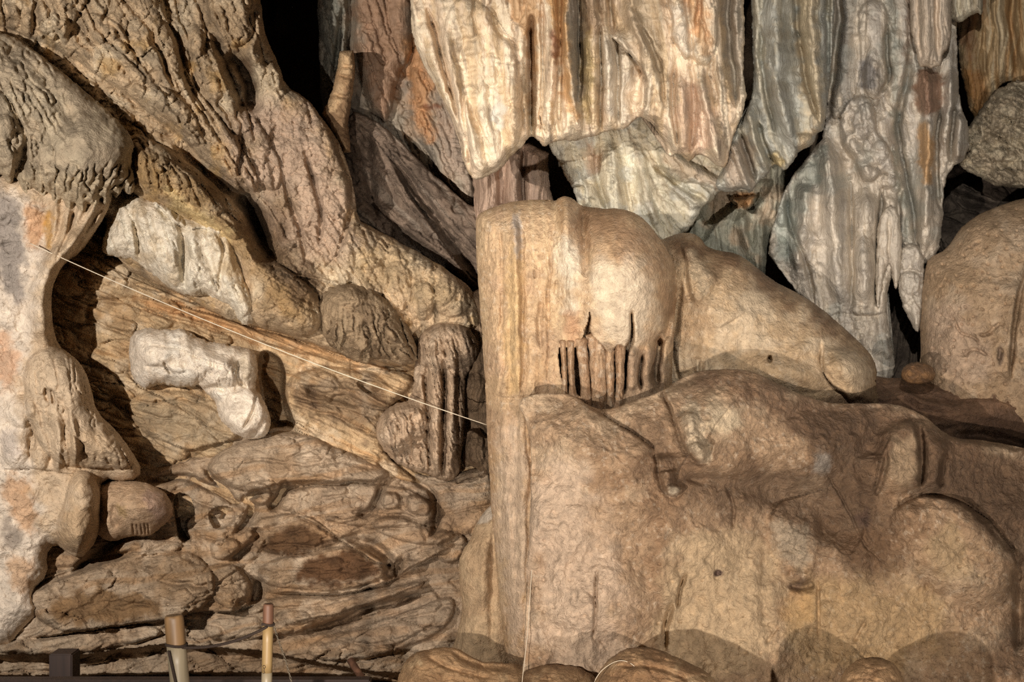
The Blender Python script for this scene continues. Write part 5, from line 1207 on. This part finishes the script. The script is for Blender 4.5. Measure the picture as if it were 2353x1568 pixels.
# small dark painted marks on the front of the slim post
def on_post(px, py):
    q = np.array(at(px, py, pY + .1)); c = np.array(P2((P2(0)[2] - q[2]) / 1.0)); dx = q[0] - c[0]
    return (q[0], c[1] - math.sqrt(max(.0225 ** 2 - dx * dx, 1e-6)) - .0004, q[2])
mk = softline([on_post(*v) for v in [(606, 1530), (608, 1526), (612, 1528), (612, 1533), (608, 1534), (607, 1531), (610, 1536), (608, 1540), (612, 1544), (606, 1546)]], 2)
tube('painted_mark', local([tuple(v) for v in mk], p2), .0010, DARKW, p2, 6)
# long white wire crossing the hollow
wp = []
A = np.array(at(70, 560, 7.75)); B = np.array(at(1122, 978, 7.9))
for i in range(61):
    t = i / 60; p = A * (1 - t) + B * t
    p[1] -= .10 * math.sin(math.pi * t); p[2] += -.035 * 4 * t * (1 - t)
    wp.append(tuple(p))
o = tube('long_white_wire', wp, .0027, WIRE, None, 8)
tag(o, 'long thin white wire stretched diagonally across the hollow to the stone column', 'wire')
o = tube('thin_wire', [at(1243, 905, 6.95), at(1236, 1050, 6.9), at(1226, 1250, 6.8), at(1212, 1460, 6.7), at(1196, 1600, 6.6)], .0018, WIRE, None, 6)
tag(o, 'hair-thin pale wire hanging down the left front of the stone column', 'wire')
tw = softline([at(1352, 1600, 6.1), at(1372, 1552, 6.08), at(1395, 1530, 6.08), at(1425, 1516, 6.1), at(1455, 1526, 6.08), at(1480, 1560, 6.05), at(1490, 1600, 6.05)], 3)
o = tube('loose_twine', [tuple(p) for p in tw], .0016, WIRE, None, 6)
tag(o, 'loose curl of pale twine lying over the wet brown boulder', 'twine')


def box(name, x0, x1, y0, y1, z0, z1, mat, parent=None, bev=.006):
    import bmesh
    bm = bmesh.new(); bmesh.ops.create_cube(bm, size=1)
    for v in bm.verts:
        v.co = ((x0 + x1) / 2 + v.co.x * (x1 - x0), (y0 + y1) / 2 + v.co.y * (y1 - y0), (z0 + z1) / 2 + v.co.z * (z1 - z0))
    bmesh.ops.bevel(bm, geom=bm.edges[:], offset=bev, segments=2, affect='EDGES')
    me = bpy.data.meshes.new(name); bm.to_mesh(me); bm.free(); me.materials.append(mat)
    o = bpy.data.objects.new(name, me); COL.objects.link(o)
    if parent: o.parent = parent
    return o


# low dark timber barrier under the rock shelf
Yb = 6.7
x0, _, zt = at(-60, 1559, Yb); x1 = at(852, 1559, Yb)[0]
fr = empty('timber_barrier', (0, Yb, 0))
box('rail', x0 - .4, x1, -.04, .04, zt - .20, zt, DARKW, fr)
for px0, px1, top in ((118, 171, 1500),):
    xa, _, za = at(px0, top, Yb + .5); xb = at(px1, top, Yb + .5)[0]
    box('support_post', xa, xb, .46, .60, 0, za, DARKW, fr)
xa = at(60, 1568, Yb)[0]
for xx in (at(300, 1568, Yb)[0], at(780, 1568, Yb)[0]):
    box('leg', xx - .04, xx + .04, -.035, .035, 0, zt - .15, DARKW, fr)
tag(fr, 'dark timber barrier rail and post under the rock shelf at the bottom left', 'barrier')
pl0 = at(805, 1518, Yb + .3); pl1 = at(858, 1600, Yb + .1)
o = tube('leaning_stick', [pl0, pl1, at(900, 1680, Yb - .05)], .018, RUST, None, 10)
tag(o, 'brown stick leaning against the rock behind the right end of the timber rail', 'stick')
